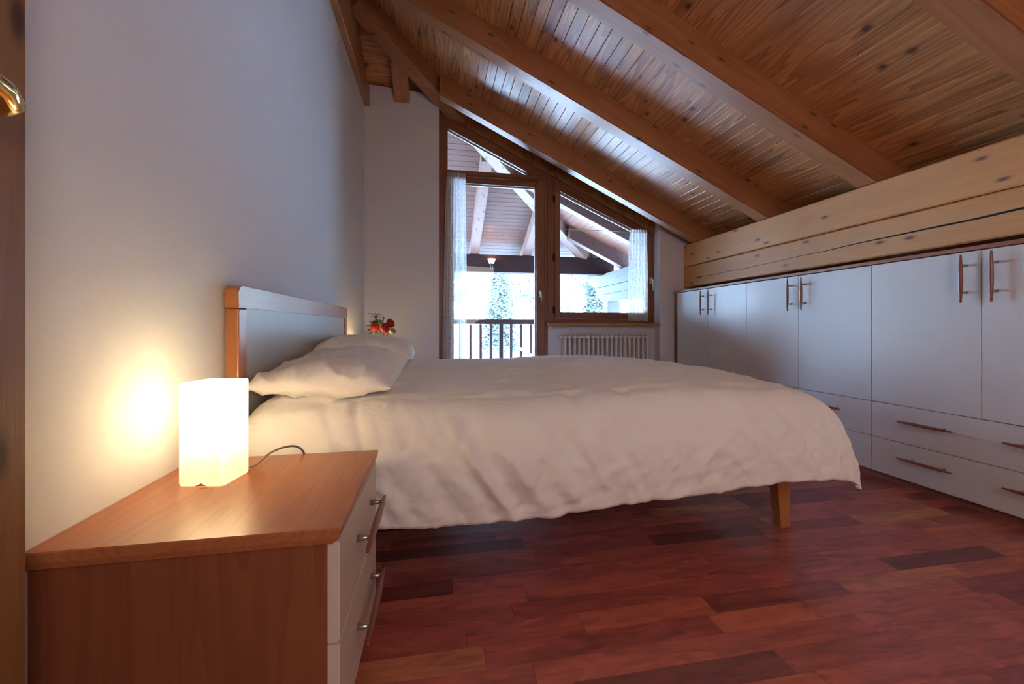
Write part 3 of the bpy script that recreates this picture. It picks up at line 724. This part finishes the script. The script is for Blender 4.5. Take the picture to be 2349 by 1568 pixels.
# ---- duvet: cloth draped over the mattress
def duvet():
    A0, A1 = -.600, 1.445; B0, B1 = 1.475, 3.05           # support rectangle
    RC = .10
    def edge(e, m, R=RC):                                  # overhang length -> (outward, drop)
        if e <= 0: return 0., 0.
        q = R*PI/2
        if e < q: a = e/R; return R*math.sin(a), R*(1-math.cos(a))
        r = e-q; return R+r*m, R+r*(1-m*m*.3)
    NA, NB = 300, 250
    La = (A1-A0)+.50; Lb = .42+(B1-B0)+.42
    bm = bmesh.new(); G = []
    n = lambda *a: noise.noise(Vector(a))
    for i in range(NA):
        a = i/(NA-1); s = A0 + La*a; row = []
        for j in range(NB):
            t = B0 - .42 + Lb*j/(NB-1)
            ea = s-A1; ebn = B0-t; ebf = t-B1
            # uneven hem on the near side
            if ebn > 0:
                x_ = min(1, max(0, (s-A0)/2.1))
                L = .462 - .048*x_**.6 - .035*max(0, x_-.8)/.2 + .008*math.sin(s*3.1+.5) + .006*math.sin(s*8.3)
                ebn = ebn/.42*L
            if ea > 0: ea = ea/.50*(.345 + .02*math.sin(t*4))
            ox, dx = edge(ea, .30, .13); oyn, dyn = edge(ebn, .10 + .10*max(0, min(1, (s-1.0)/.5))); oyf, dyf = edge(ebf, .15)
            dy = dyn if ebn > 0 else dyf
            drop = (dx**3.2 + dy**3.2)**(1/3.2)
            X = min(s, A1)+ox; Y = min(max(t, B0), B1) - oyn + oyf
            # crown: duvet is fuller in the middle and along the foot
            u = (X-A0)/(A1-A0); v = (Y-B0)/(B1-B0); u_ = max(0, min(1, u)); v_ = max(0, min(1, v))
            Z = .613 + .040*math.sin(PI*min(1, max(0, v_)))**.5 + .018*math.exp(-((X-.95)/.45)**2) - .018*math.exp(-((X-1.55)/.25)**2) - drop
            # wrinkles
            side = max(0, min(1, drop/.18)); top = 1-side
            w = top*(.007*n(X*3.2+9, Y*7, 1) + .006*(1-2*abs(n(X*2.2+Y*2.6, Y*8.5-X*3, 4))) + .0035*n(X*14, Y*17+X*6, 2))
            rdg = lambda q, k=3.2: max(0, 1-abs(q)*k)**2
            wx = .10*n(X*2.5, Y*2.5+drop*2, 21); wy = .10*n(X*2.5+5, Y*2.5+drop*2, 22)
            w += top*(.0065*rdg(n(X*3.2+wx*9, Y*6.5+wy*9, 31), 3.0)*(.5+n(X*1.7, Y*1.7, 40)) + .004*rdg(n((X+Y)*6+wx*14, (Y-X)*12+wy*14, 32)))
            cr = .011*rdg(n((X-drop*.5)*4.5+wx*8, drop*3+wy*6, 33), 3.6)*(.5+n(X*1.6, drop*2.5, 41)) + .0055*rdg(n((X-drop*.9)*9+wx*16, (drop+X*.5)*6+wy*12, 34)) + .004*rdg(n((X+drop*.6)*8+wx*16, (drop-X*.3)*11, 35))
            # hanging folds, leaning towards the foot as they drop
            ph = X*1.0 - drop*.62; hm = 1-.65*max(0, min(1, (drop-.26)/.14))
            f1 = n(ph*7.5, drop*1.3, 7); f2 = n(ph*17, drop*3.1, 3); f3 = n(X*30+drop*20, drop*26, 8)
            amp = .22+.78*math.exp(-((X-.30)/.42)**2)
            sw = side*(.040*hm*amp*(1-2.2*abs(f1)) + .018*hm*amp*f2 + .005*f3 + .012*n(X*2.2, drop*3, 12) + cr)
            # fine diagonal creases near the hem
            hemz = max(0, min(1, (drop-.22)/.15)); sw += hemz*.006*n(X*9+drop*30, drop*16-X*4, 5)
            if ebn > 0: Y -= sw + .022*side*math.sin(min(1, drop/.40)*PI); Z += w
            elif ebf > 0: Y += sw; Z += w
            else: Z += w
            if ea > 0: X += side*(.010*n(t*9, drop*2, 6)+.005*n(t*21, drop*4, 16)) + .006*math.sin(min(1, drop/.42)*PI)
            # specific soft dents that fan out from the pillow and one deep fold
            if ea <= 0 and drop < .35:
                for (cx, cy, ang, ln, wd, am) in ((-.23, 1.44, 1.25, .16, .016, -.018), (-.30, 1.46, 1.05, .12, .014, -.012), (.08, 1.42, 1.9, .2, .02, -.010), (.42, 1.41, 2.1, .30, .030, -.016), (.62, 1.40, 2.15, .28, .03, -.012)):
                    q = X-cx; r_ = (drop if ebn > 0 else (B0-t)) - .12
                    al = q*math.cos(ang)+r_*math.sin(ang); ac = -q*math.sin(ang)+r_*math.cos(ang)
                    d_ = am*math.exp(-(ac/wd)**2)*math.exp(-(al/ln)**2)
                    if ebn > 0: Y -= d_*side; Z += d_*top
            # sag of the head end
            hsag = max(0, 1-(s-A0)/.10); Z -= .035*hsag**2; 
            if ebn > 0: X += .02*side*hsag
            row.append(bm.verts.new((X, Y, Z)))
        G.append(row)
    for i in range(NA-1):
        for j in range(NB-1): bm.faces.new([G[i][j], G[i+1][j], G[i+1][j+1], G[i][j+1]])
    o = obj('duvet', bm, m_duvet, smooth=True, origin=(.45, 2.25, .62))
    md = o.modifiers.new('thickness', 'SOLIDIFY'); md.thickness = .018; md.offset = -1
    return o
setp(duvet(), 'white cotton duvet hanging over the sides of the bed', 'duvet')
# gathered sheet corner at the head end
def sheetfn(u, v):
    x = -.612+.085*u + .008*noise.noise(Vector((u*6, v*5, 3))); z = .56-.26*v
    y = 1.415+.012*math.sin(u*19+v*4)+.01*noise.noise(Vector((u*8, v*7, 1)))-.02*v + .05*(1-u)
    return (x, y, z)
o = obj('bed_sheet', grid(bmesh.new(), 24, 40, sheetfn), m_pillow, smooth=True, origin=(-.58, 1.42, .5)); setp(o, 'white sheet end bunched between headboard and duvet', 'sheet')
md = o.modifiers.new('t', 'SOLIDIFY'); md.thickness = .006

# ---- pillows
def pillow(name, cx, cy, cz, lx, ly, h, rx, ry, rz, seed, label):
    bm = bmesh.new(); NU, NV = 90, 120
    R = Matrix.Rotation(rz, 3, 'Z') @ Matrix.Rotation(ry, 3, 'Y') @ Matrix.Rotation(rx, 3, 'X')
    top = {}; bot = {}
    def P(u, v, sg):
        au, av = abs(u), abs(v)
        th = max(0, (1-au**3.6))**.55*max(0, (1-av**6))**.5
        # pinched corners, edges drawn in between
        pin = 1-.075*(1-av**2)*au**2; pin2 = 1-.05*(1-au**2)*av**2
        x = u*lx/2*pin2; y = v*ly/2*pin
        eg = max(au, av)**3
        nn = noise.noise(Vector((x*7+seed, y*6, sg*3+seed)))*.012 + noise.noise(Vector((x*20+seed, y*14, seed)))*.004
        # radiating pleats towards the short ends
        pl_ = noise.noise(Vector((x*26+seed, y*3.5, seed+4)))*.008*av**2 + noise.noise(Vector((y*20+seed, x*4, seed+9)))*.006*au**3
        ef = min(1, th*3)
        z = sg*h/2*th*(1.1 if sg > 0 else .8) + (nn+pl_)*ef + .003*math.sin(v*9+seed)*eg + .003*math.sin(u*8+seed)*eg
        rd = lambda q, k=3.4: max(0, 1-abs(q)*k)**2
        z += sg*ef*(.007*rd(noise.noise(Vector((x*7+seed, y*4+x*3, seed+2))))*(.35+au**2+av**2) + .004*rd(noise.noise(Vector((x*15-y*6, y*9+seed, seed+6)))))
        z += .007*noise.noise(Vector((x*4+seed, y*3, seed)))
        p = R @ Vector((x, y, z)); return (cx+p.x, cy+p.y, cz+p.z)
    for sg, d in ((1, top), (-1, bot)):
        for i in range(NU):
            for j in range(NV):
                if sg < 0 and (i in (0, NU-1) or j in (0, NV-1)): d[i, j] = top[i, j]; continue
                # denser towards the rim
                u = math.sin((i/(NU-1)-.5)*PI); v = math.sin((j/(NV-1)-.5)*PI)
                d[i, j] = bm.verts.new(P(u, v, sg))
        for i in range(NU-1):
            for j in range(NV-1):
                try: bm.faces.new([d[i, j], d[i+1, j], d[i+1, j+1], d[i, j+1]])
                except ValueError: pass
    o = obj(name, bm, m_pillow, smooth=True, origin=(cx, cy, cz)); return setp(o, label, 'pillow', 'pillows against the headboard')
pillow('pillow', -.385, 1.845, .688, .46, .80, .118, math.radians(3), math.radians(1), 0, 2.3, 'nearer white pillow lit by the lamp, lying on the duvet')
pillow('pillow', -.390, 2.60, .718, .50, .76, .175, math.radians(-1), math.radians(4), math.radians(2), 8.1, 'farther white pillow in bluish light, beside the red flowers')

# ------------------------------------------------------------------ flowers in a vase
FV = (-.42, 3.50)
v = obj('vase', lathe(bmesh.new(), [(.030, 0), (.042, .01), (.048, .08), (.042, .16), (.030, .20), (.034, .225), (.031, .225), (.027, .20), (.038, .15), (.040, .03), (.02, .012)], (FV[0], FV[1], .5), 28), m_vase, smooth=True, origin=(FV[0], FV[1], .5))
setp(v, 'small glass vase on the far nightstand holding the flowers', 'vase')
def petal(bm, c, nrm, ang, r, w, cup, mi, roll=0):
    """cupped petal patch around axis nrm at azimuth ang"""
    n = Vector(nrm).normalized(); a = n.orthogonal().normalized(); b = n.cross(a)
    d = a*math.cos(ang)+b*math.sin(ang); t = n.cross(d); NU, NV = 6, 5; g = []
    for i in range(NU):
        u = i/(NU-1); rw = []
        for j in range(NV):
            q = (j/(NV-1)-.5)*2
            wd = w*math.sin(min(1, .25+u*.75)*PI*.62)*q
            el = cup*u*PI/2
            p = Vector(c) + d*(r*math.sin(el+.35)) - n*(r*math.cos(el+.35)*.9) + t*wd*r + n*.12*r*q*q - d*.25*r*q*q
            rw.append(bm.verts.new(p))
        g.append(rw)
    for i in range(NU-1):
        for j in range(NV-1):
            f = bm.faces.new([g[i][j], g[i+1][j], g[i+1][j+1], g[i][j+1]]); f.material_index = mi; f.smooth = True
def ranunculus(x, y, z, r, nrm, mats, label, cat='flower', group='red ranunculus flowers'):
    t = thing('ranunculus', (FV[0], FV[1], .52), label, cat, group)
    n = Vector(nrm).normalized()
    bm = bmesh.new()
    for k, (rr_, cu, mi, cnt) in enumerate(((1.0, .95, 0, 7), (.88, 1.15, 0, 7), (.76, 1.3, 1, 6), (.62, 1.5, 0, 6), (.48, 1.6, 1, 5))):
        for q in range(cnt): petal(bm, (x, y, z), n, q*2*PI/cnt+k*.5, r*rr_, .8, cu, mi)
    o = obj('bloom', bm, mats, t); md = o.modifiers.new('t', 'SOLIDIFY'); md.thickness = .0009
    b = bmesh.new(); bmesh.ops.create_icosphere(b, subdivisions=2, radius=r*.33, matrix=Matrix.Translation(Vector((x, y, z))+n*r*.05)); obj('flower_centre', b, m_tint, t, smooth=True)
    obj('stem', tube(bmesh.new(), [(FV[0], FV[1], .53), ((x+FV[0])/2, (y+FV[1])/2, .70), (x-n.x*r*.8, y-n.y*r*.8, z-.02-n.z*r*.8)], .0028, 6), m_sticks, t, smooth=True)
    return t
ranunculus(-.492, 3.44, .872, .036, (.25, -.85, .55), [m_red, m_redc], 'red ranunculus facing forward, left of the bouquet')
ranunculus(-.415, 3.44, .862, .036, (.55, -.65, .35), [m_red, m_redd], 'red ranunculus in the middle of the bouquet, turned right')
ranunculus(-.375, 3.47, .902, .036, (.75, -.35, .40), [m_redd, m_red], 'dark red ranunculus highest at the right of the bouquet')
ranunculus(-.47, 3.55, .900, .030, (.1, -.4, .9), [m_yel, m_yel], 'pale yellow ranunculus behind the red ones', group='pale flowers in the bouquet')
ranunculus(-.355, 3.43, .838, .028, (.5, -.6, .6), [m_yel, m_leafl], 'pale yellow ranunculus low at the right above the pillow', group='pale flowers in the bouquet')
def bud(x, y, z, h, m, label):
    t = thing('flower_bud', (FV[0], FV[1], .52), label, 'flower bud', 'buds in the bouquet')
    obj('bud', lathe(bmesh.new(), [(.001, 0), (h*.32, h*.25), (h*.36, h*.5), (h*.2, h*.85), (.001, h)], (x, y, z), 12), m, t, smooth=True)
    obj('stem', tube(bmesh.new(), [(FV[0], FV[1], .53), ((x+FV[0])/2, (y+FV[1])/2, .72), (x-.004, y, z-.03), (x, y, z+.003)], .0022, 6), m_leafl, t, smooth=True)
bud(-.447, 3.45, .933, .026, m_yel, 'fat pale flower bud on a green stem')
bud(-.427, 3.45, .935, .022, m_leafl, 'slim green flower bud beside the pale one')
def leaf(bm, p, d, L, w, up=(0, 0, 1)):
    d = Vector(d).normalized(); s = d.cross(Vector(up)).normalized(); nn = s.cross(d); g = []
    for i in range(7):
        u = i/6; ww = w*math.sin(PI*min(1, u*.93+.05))**.8; c = Vector(p)+d*L*u-nn*(L*.12*u*u)
        g.append([bm.verts.new(c-s*ww+nn*ww*.25), bm.verts.new(c), bm.verts.new(c+s*ww+nn*ww*.25)])
    for i in range(6):
        for j in range(2):
            f = bm.faces.new([g[i][j], g[i+1][j], g[i+1][j+1], g[i][j+1]]); f.smooth = True
def sprig(tip, leaves, label, m=None):
    t = thing('leafy_sprig', (FV[0], FV[1], .52), label, 'leafy sprig', 'greenery in the bouquet')
    obj('stem', tube(bmesh.new(), [(FV[0], FV[1], .53), ((tip[0]+FV[0])/2-.01, (tip[1]+FV[1])/2, .74), tip], .0022, 6), m_sticks, t, smooth=True)
    for p, d, L, w in leaves:
        b = bmesh.new(); leaf(b, p, d, L*1.08, w*1.45); o = obj('leaf', b, m or m_leaf, t, origin=p)
        md = o.modifiers.new('t', 'SOLIDIFY'); md.thickness = .001
    return t
sprig((-.495, 3.47, .985), [((-.498, 3.47, .968), (-1, -.2, .35), .055, .012), ((-.490, 3.47, .966), (1, -.1, .32), .055, .013), ((-.495, 3.46, .955), (-.8, -.6, .15), .035, .010), ((-.492, 3.46, .945), (.5, -.6, .5), .03, .009),
      ((-.49, 3.46, .93), (-.5, -.7, .3), .03, .012), ((-.49, 3.46, .925), (.8, -.4, .3), .04, .012)], 'tall dark green sprig with paired leaves at the top')
sprig((-.50, 3.47, .915), [((-.50, 3.46, .90), (-.9, -.5, .5), .045, .015), ((-.495, 3.46, .90), (.3, -.8, .6), .05, .017), ((-.505, 3.46, .88), (-1, -.3, .05), .06, .014), ((-.48, 3.46, .91), (.9, -.5, .4), .06, .016),
      ((-.51, 3.45, .855), (-.9, -.5, -.25), .05, .014), ((-.50, 3.47, .875), (-.6, -.3, .7), .05, .016), ((-.455, 3.46, .90), (.7, -.5, -.1), .045, .017), ((-.43, 3.48, .89), (.6, -.2, .3), .05, .016)], 'leafy green sprig filling the left of the bouquet')
sprig((-.53, 3.46, .84), [((-.515, 3.45, .835), (-.8, -.4, .15), .05, .013), ((-.51, 3.45, .825), (-.5, -.6, -.2), .04, .012), ((-.39, 3.44, .82), (.8, -.5, .0), .045, .012)], 'low pale green sprig just above the pillow', m_leafl)

# ================================================================== outside: balcony
bf = thing('balcony_floor', (1, 5.2, -.04), 'wooden balcony floor outside the glazed door', 'balcony floor', kind='structure')
y = 4.30
while y < 6.35:
    obj('deck_board', bx(-2.2, 2.9, y+.002, y+.118, -.045, -.010), m_deck, bf, origin=(0, y, -.04)); y += .12
obj('balcony_slab', bx(-2.2, 2.9, 4.302, 6.38, -.25, -.047), m_eave, bf)
obj_w = setp(obj('wall_outside', bx(-2.5, XL-.252, 4.1, 4.3, -4, 3.2), m_wallb), 'outer face of the house wall beside the balcony', 'wall', kind='structure')
rl = thing('balcony_railing', (.9, 6.1, 0), 'dark wooden balcony railing with upright balusters', 'railing')
obj('handrail', bx(-2.2, 2.45, 6.03, 6.11, .915, .985, bev=.006), m_eave, rl)
obj('bottom_rail', bx(-2.2, 2.45, 6.05, 6.09, .10, .15), m_eave, rl)
m_balus = wood('baluster_wood', (.03, .014, .013), (.07, .03, .027), 'Z', rough=.7, spec=.2, rings=5, contrast=.5, vary=.1)
for i in range(-14, 10):
    x = .94+.1525*i
    if i % 8 == 0: obj('rail_post', bx(x-.028, x+.028, 6.045, 6.095, 0, .914), m_eave, rl, origin=(x, 6.07, 0))
    else: obj('baluster', bx(x-.019, x+.019, 6.055, 6.088, .151, .914), m_balus, rl, origin=(x, 6.07, .15))
# porch roof, same two slopes carried on outside
br = thing('balcony_roof', (1, 5.2, 2.5), 'boarded hip roof over the balcony', 'roof', kind='structure')
x = .33
while x < 2.95:
    slope_board(x, x+BP, 4.31, min(x+4.02, 6.9), m_roofouty, br); x += BP
y = 4.31
while y < 6.85:
    hip_board(y, y+BP, -2.4, y+BP-3.98, m_roofout, br); y += BP
hip(4.50, 8.9, 'hip_rafter', m_raftout, br)
for x0 in (-2.10, -1.25, -.36, .49, 1.30):
    jack(x0, x0+.128, max(4.32, x0+4.10), 6.75, m_raftout, br)
m_raftoutx = wood('porch_rafter_x', (.060, .028, .020), (.11, .058, .042), 'X', rough=.5, coat=.2, knots=.05, rings=6, contrast=.4, vary=.04, slope=-SL)
for ya, yb in ((4.625, 4.75), (5.535, 5.67)):
    rafter(ya, yb, yb-3.83, 2.9, m_raftoutx, br, notch=False)
b = bmesh.new()
prism(b, [(.3, 3.215-K*.3), (3.3, 3.215-K*3.3), (3.3, 3.30-K*3.3), (.3, 3.30-K*.3)], XZ, 4.14, 4.9)
vs_ = [(.2, 4.14), (3.3, 4.14), (3.3, 7.3)]
lo = [b.verts.new((p[0], p[1], zA(p[0])+.022)) for p in vs_]; hi = [b.verts.new((p[0], p[1], zA(p[0])+.09)) for p in vs_]
b.faces.new(lo); b.faces.new(hi)
for i in range(3): b.faces.new([lo[i], lo[(i+1) % 3], hi[(i+1) % 3], hi[i]])
vs_ = [(-2.6, 3.3), (-.66, 3.3), (2.9, 6.9), (-2.6, 6.9)]
lo = [b.verts.new((p[0], p[1], zB(p[1])+.022)) for p in vs_]; hi = [b.verts.new((p[0], p[1], zB(p[1])+.09)) for p in vs_]
b.faces.new(lo); b.faces.new(hi)
for i in range(4): b.faces.new([lo[i], lo[(i+1) % 4], hi[(i+1) % 4], hi[i]])
obj('roof_deck', b, m_eave, br)
obj('eave_beam', bx(-2.4, 2.78, 6.15, 6.30, 1.705, 1.965, bev=.006), m_eave, br)
# outdoor ends of the log wall with their post
wo = thing('wall_porch', (2.62, 5.2, 1.3), 'weathered log beams running out beside the balcony', 'log wall', kind='structure')
def outlog(z0, z1, poly):
    obj('log_beam', prism(bmesh.new(), poly, YZ, 2.62, 2.78), m_logout, wo, origin=(2.62, poly[0][0], z0))
outlog(1.519, 1.74, [(4.302, 1.519), (6.45, 1.519), (6.53, 1.50+.02), (6.80, 1.60), (6.86, 1.66), (6.86, 1.70), (6.80, 1.72), (4.302, 1.72)])
outlog(1.265, 1.512, [(4.302, 1.265), (6.25, 1.265), (6.33, 1.30), (6.50, 1.44), (6.52, 1.512), (4.302, 1.512)])
obj('drying_crack', bx(2.617, 2.63, 4.9, 6.3, 1.385, 1.391), m_dark, wo)
setp(obj('porch_post', bx(2.60, 2.80, 5.98, 6.18, -4, 1.263, bev=.004), m_logout, origin=(2.7, 6.08, -4)), 'square wooden post carrying the log beams outside', 'post')
# dark wall lamp on the eave beam
ol = thing('wall_lamp', (.80, 6.12, 1.78), 'small dark uplighter glowing on the eave beam outside', 'lamp')
obj('lamp_body', lathe(bmesh.new(), [(.012, -.03), (.024, -.02), (.028, .03), (.034, .05)], (.80, 6.10, 1.77), 16), m_blackm, ol, smooth=True)
obj('bracket', bx(.785, .815, 6.10, 6.149, 1.745, 1.775), m_blackm, ol)
obj('lamp_glass', lathe(bmesh.new(), [(.034, 0), (.060, .07), (.058, .072)], (.80, 6.095, 1.82), 16), glow('frosted_glow', (1, .62, .42), 2.2), ol, smooth=True)
L = bpy.data.lights.new('outdoor_lamp_light', 'POINT'); L.energy = 2.0; L.color = (1, .6, .4); L.shadow_soft_size = .03
lo_ = bpy.data.objects.new('outdoor_lamp_light', L); C.objects.link(lo_); lo_.parent = ol; lo_.location = (0, -.06, .16)
# white folding lounger
lg = thing('garden_lounger', (1.45, 5.35, 0), 'white slatted garden lounger on the balcony', 'lounger')
for i in range(5):
    obj('slat', prism(bmesh.new(), [(1.08, .590), (1.40, .375), (1.405, .39), (1.085, .605)], XZ, 5.20+i*.095, 5.27+i*.095), m_plastic, lg)
for yy in (5.20, 5.64): obj('side_frame', bx(1.20, 2.3, yy-.015, yy+.015, .33, .37, bev=.004), m_plastic, lg)
for q in range(9): obj('seat_slat', bx(1.42+q*.095, 1.49+q*.095, 5.19, 5.65, .37, .385), m_plastic, lg)
for q, yy in ((1.35, 5.2), (1.35, 5.64), (2.2, 5.2), (2.2, 5.64)): obj('leg', tube(bmesh.new(), [(q, yy, .34), (q+.03, yy, -.01)], .014, 8), m_plastic, lg)

# ------------------------------------------------------------------ landscape
def terr(x, y):
    h = -3.4
    if y > 16: h += (y-16)*.16 + ((y-16)/22)**2*1.2
    h += .5*noise.noise(Vector((x*.07, y*.07, 1))) + max(0, (x-5))*.02
    return h
bm = grid(bmesh.new(), 60, 60, lambda u, v: (-70+150*u, 6.6+100*v*v+3*v, terr(-70+150*u, 6.6+100*v*v+3*v)))
setp(obj('hillside', bm, m_ground, smooth=True), 'bright green meadow and hillside beyond the balcony', 'hillside', kind='structure')
def crown_mesh(seed, n, R, H, m):
    r = random.Random(seed); bm = bmesh.new()
    cl = [(Vector((r.gauss(0, R*.45), r.gauss(0, R*.45), H*(.35+.55*r.random()))), R*(.35+.3*r.random())) for _ in range(9)]
    for i in range(n):
        c, rad = r.choice(cl); d = Vector((r.gauss(0, 1), r.gauss(0, 1), r.gauss(0, 1))).normalized()
        p = c+d*rad*(.75+.3*r.random()); s = .05+.06*r.random()
        a = Vector((r.gauss(0, 1), r.gauss(0, 1), r.gauss(0, 1))).normalized(); b_ = d.cross(a)
        if b_.length < .1: continue
        b_.normalize(); a = b_.cross(d+Vector((0, 0, .3))).normalized()
        bm.faces.new([bm.verts.new(p+a*s), bm.verts.new(p+b_*s*.6), bm.verts.new(p-a*s), bm.verts.new(p-b_*s*.6)])
    me = bpy.data.meshes.new('crown'); bm.to_mesh(me); bm.free(); me.materials.append(m); return me
def conifer_mesh(seed, H, R, m):
    r = random.Random(seed); bm = bmesh.new(); z = H*.1
    while z < H:
        f = 1-(z/H); rr_ = R*(f**.8)+.1; n = int(16+22*f); a0 = r.random()*6
        for k in range(n):
            a = a0+2*PI*k/n+r.gauss(0, .12); L = rr_*(.8+.35*r.random()); d = Vector((math.cos(a), math.sin(a), 0)); t = Vector((-d.y, d.x, 0))
            for q in range(9):
                u = (q+.6)/9; c = Vector((0, 0, z))+d*L*u+Vector((0, 0, -.35*L*u*u+.05*r.gauss(0, 1))); w = .11*L*(1.15-u)+.03
                bm.faces.new([bm.verts.new(c-t*w), bm.verts.new(c+d*L*.09), bm.verts.new(c+t*w), bm.verts.new(c-d*L*.05+Vector((0, 0, -w*.9)))])
        z += H*.020
    me = bpy.data.meshes.new('crown'); bm.to_mesh(me); bm.free(); me.materials.append(m); return me
crA = crown_mesh(1, 16000, 2.4, 5.5, m_fol1); crB = crown_mesh(2, 16000, 2.0, 6.5, m_fol1); crC = conifer_mesh(3, 10, 2.1, m_fol2); crD = conifer_mesh(5, 12, 2.6, m_fol2)
tb = bmesh.new(); tube(tb, [(0, 0, -.6), (0, 0, 2), (.1, 0, 4.5)], [.22, .16, .06], 8); tm = bpy.data.meshes.new('trunk'); tb.to_mesh(tm); tb.free(); tm.materials.append(m_bark)
def tree(x, y, me, sc, rz, name, label, group):
    t = thing(name, (x, y, terr(x, y)), label, 'tree', group); t.scale = (sc, sc, sc); t.rotation_euler = (0, 0, rz)
    o = bpy.data.objects.new('crown', me); C.objects.link(o); o.parent = t
    o = bpy.data.objects.new('trunk', tm); C.objects.link(o); o.parent = t
tree(4.05, 27, crC, 1.0, .3, 'conifer', 'feathery conifer standing in the middle of the door view', 'conifers on the hillside')
tree(12.2, 30, crC, 1.05, 2.1, 'conifer', 'conifer seen at the left of the side window', 'conifers on the hillside')
T = [(-.6, 38, crB, 1.15, 'leftmost pale broadleaf tree, half behind the long lace curtain'),
     (2.3, 46, crA, 1.5, 'distant broadleaf tree left of the conifer in the door view'),
     (6.2, 34, crB, 1.0, 'bushy broadleaf tree right of the conifer in the door view'),
     (2.2, 64, crB, 1.7, 'tall distant broadleaf tree high on the hill above the conifer'),
     (9.2, 50, crA, 1.6, 'distant broadleaf tree behind the mullion between door and window'),
     (8.6, 30, crA, .95, 'near broadleaf tree cut by the right edge of the balcony door'),
     (14.2, 36, crB, 1.2, 'broadleaf tree in the middle of the side window view'),
     (18.2, 46, crA, 1.6, 'distant broadleaf tree above the middle of the side window view'),
     (17.3, 31, crA, 1.0, 'near broadleaf tree below the outdoor log ends'),
     (24.0, 38, crB, 1.3, 'rightmost broadleaf tree, behind the outdoor log ends and short curtain')]
for k, (x, y, me, sc, lab) in enumerate(T):
    tree(x, y, me, sc, k*1.7, 'broadleaf_tree', lab, 'broadleaf trees on the hillside')
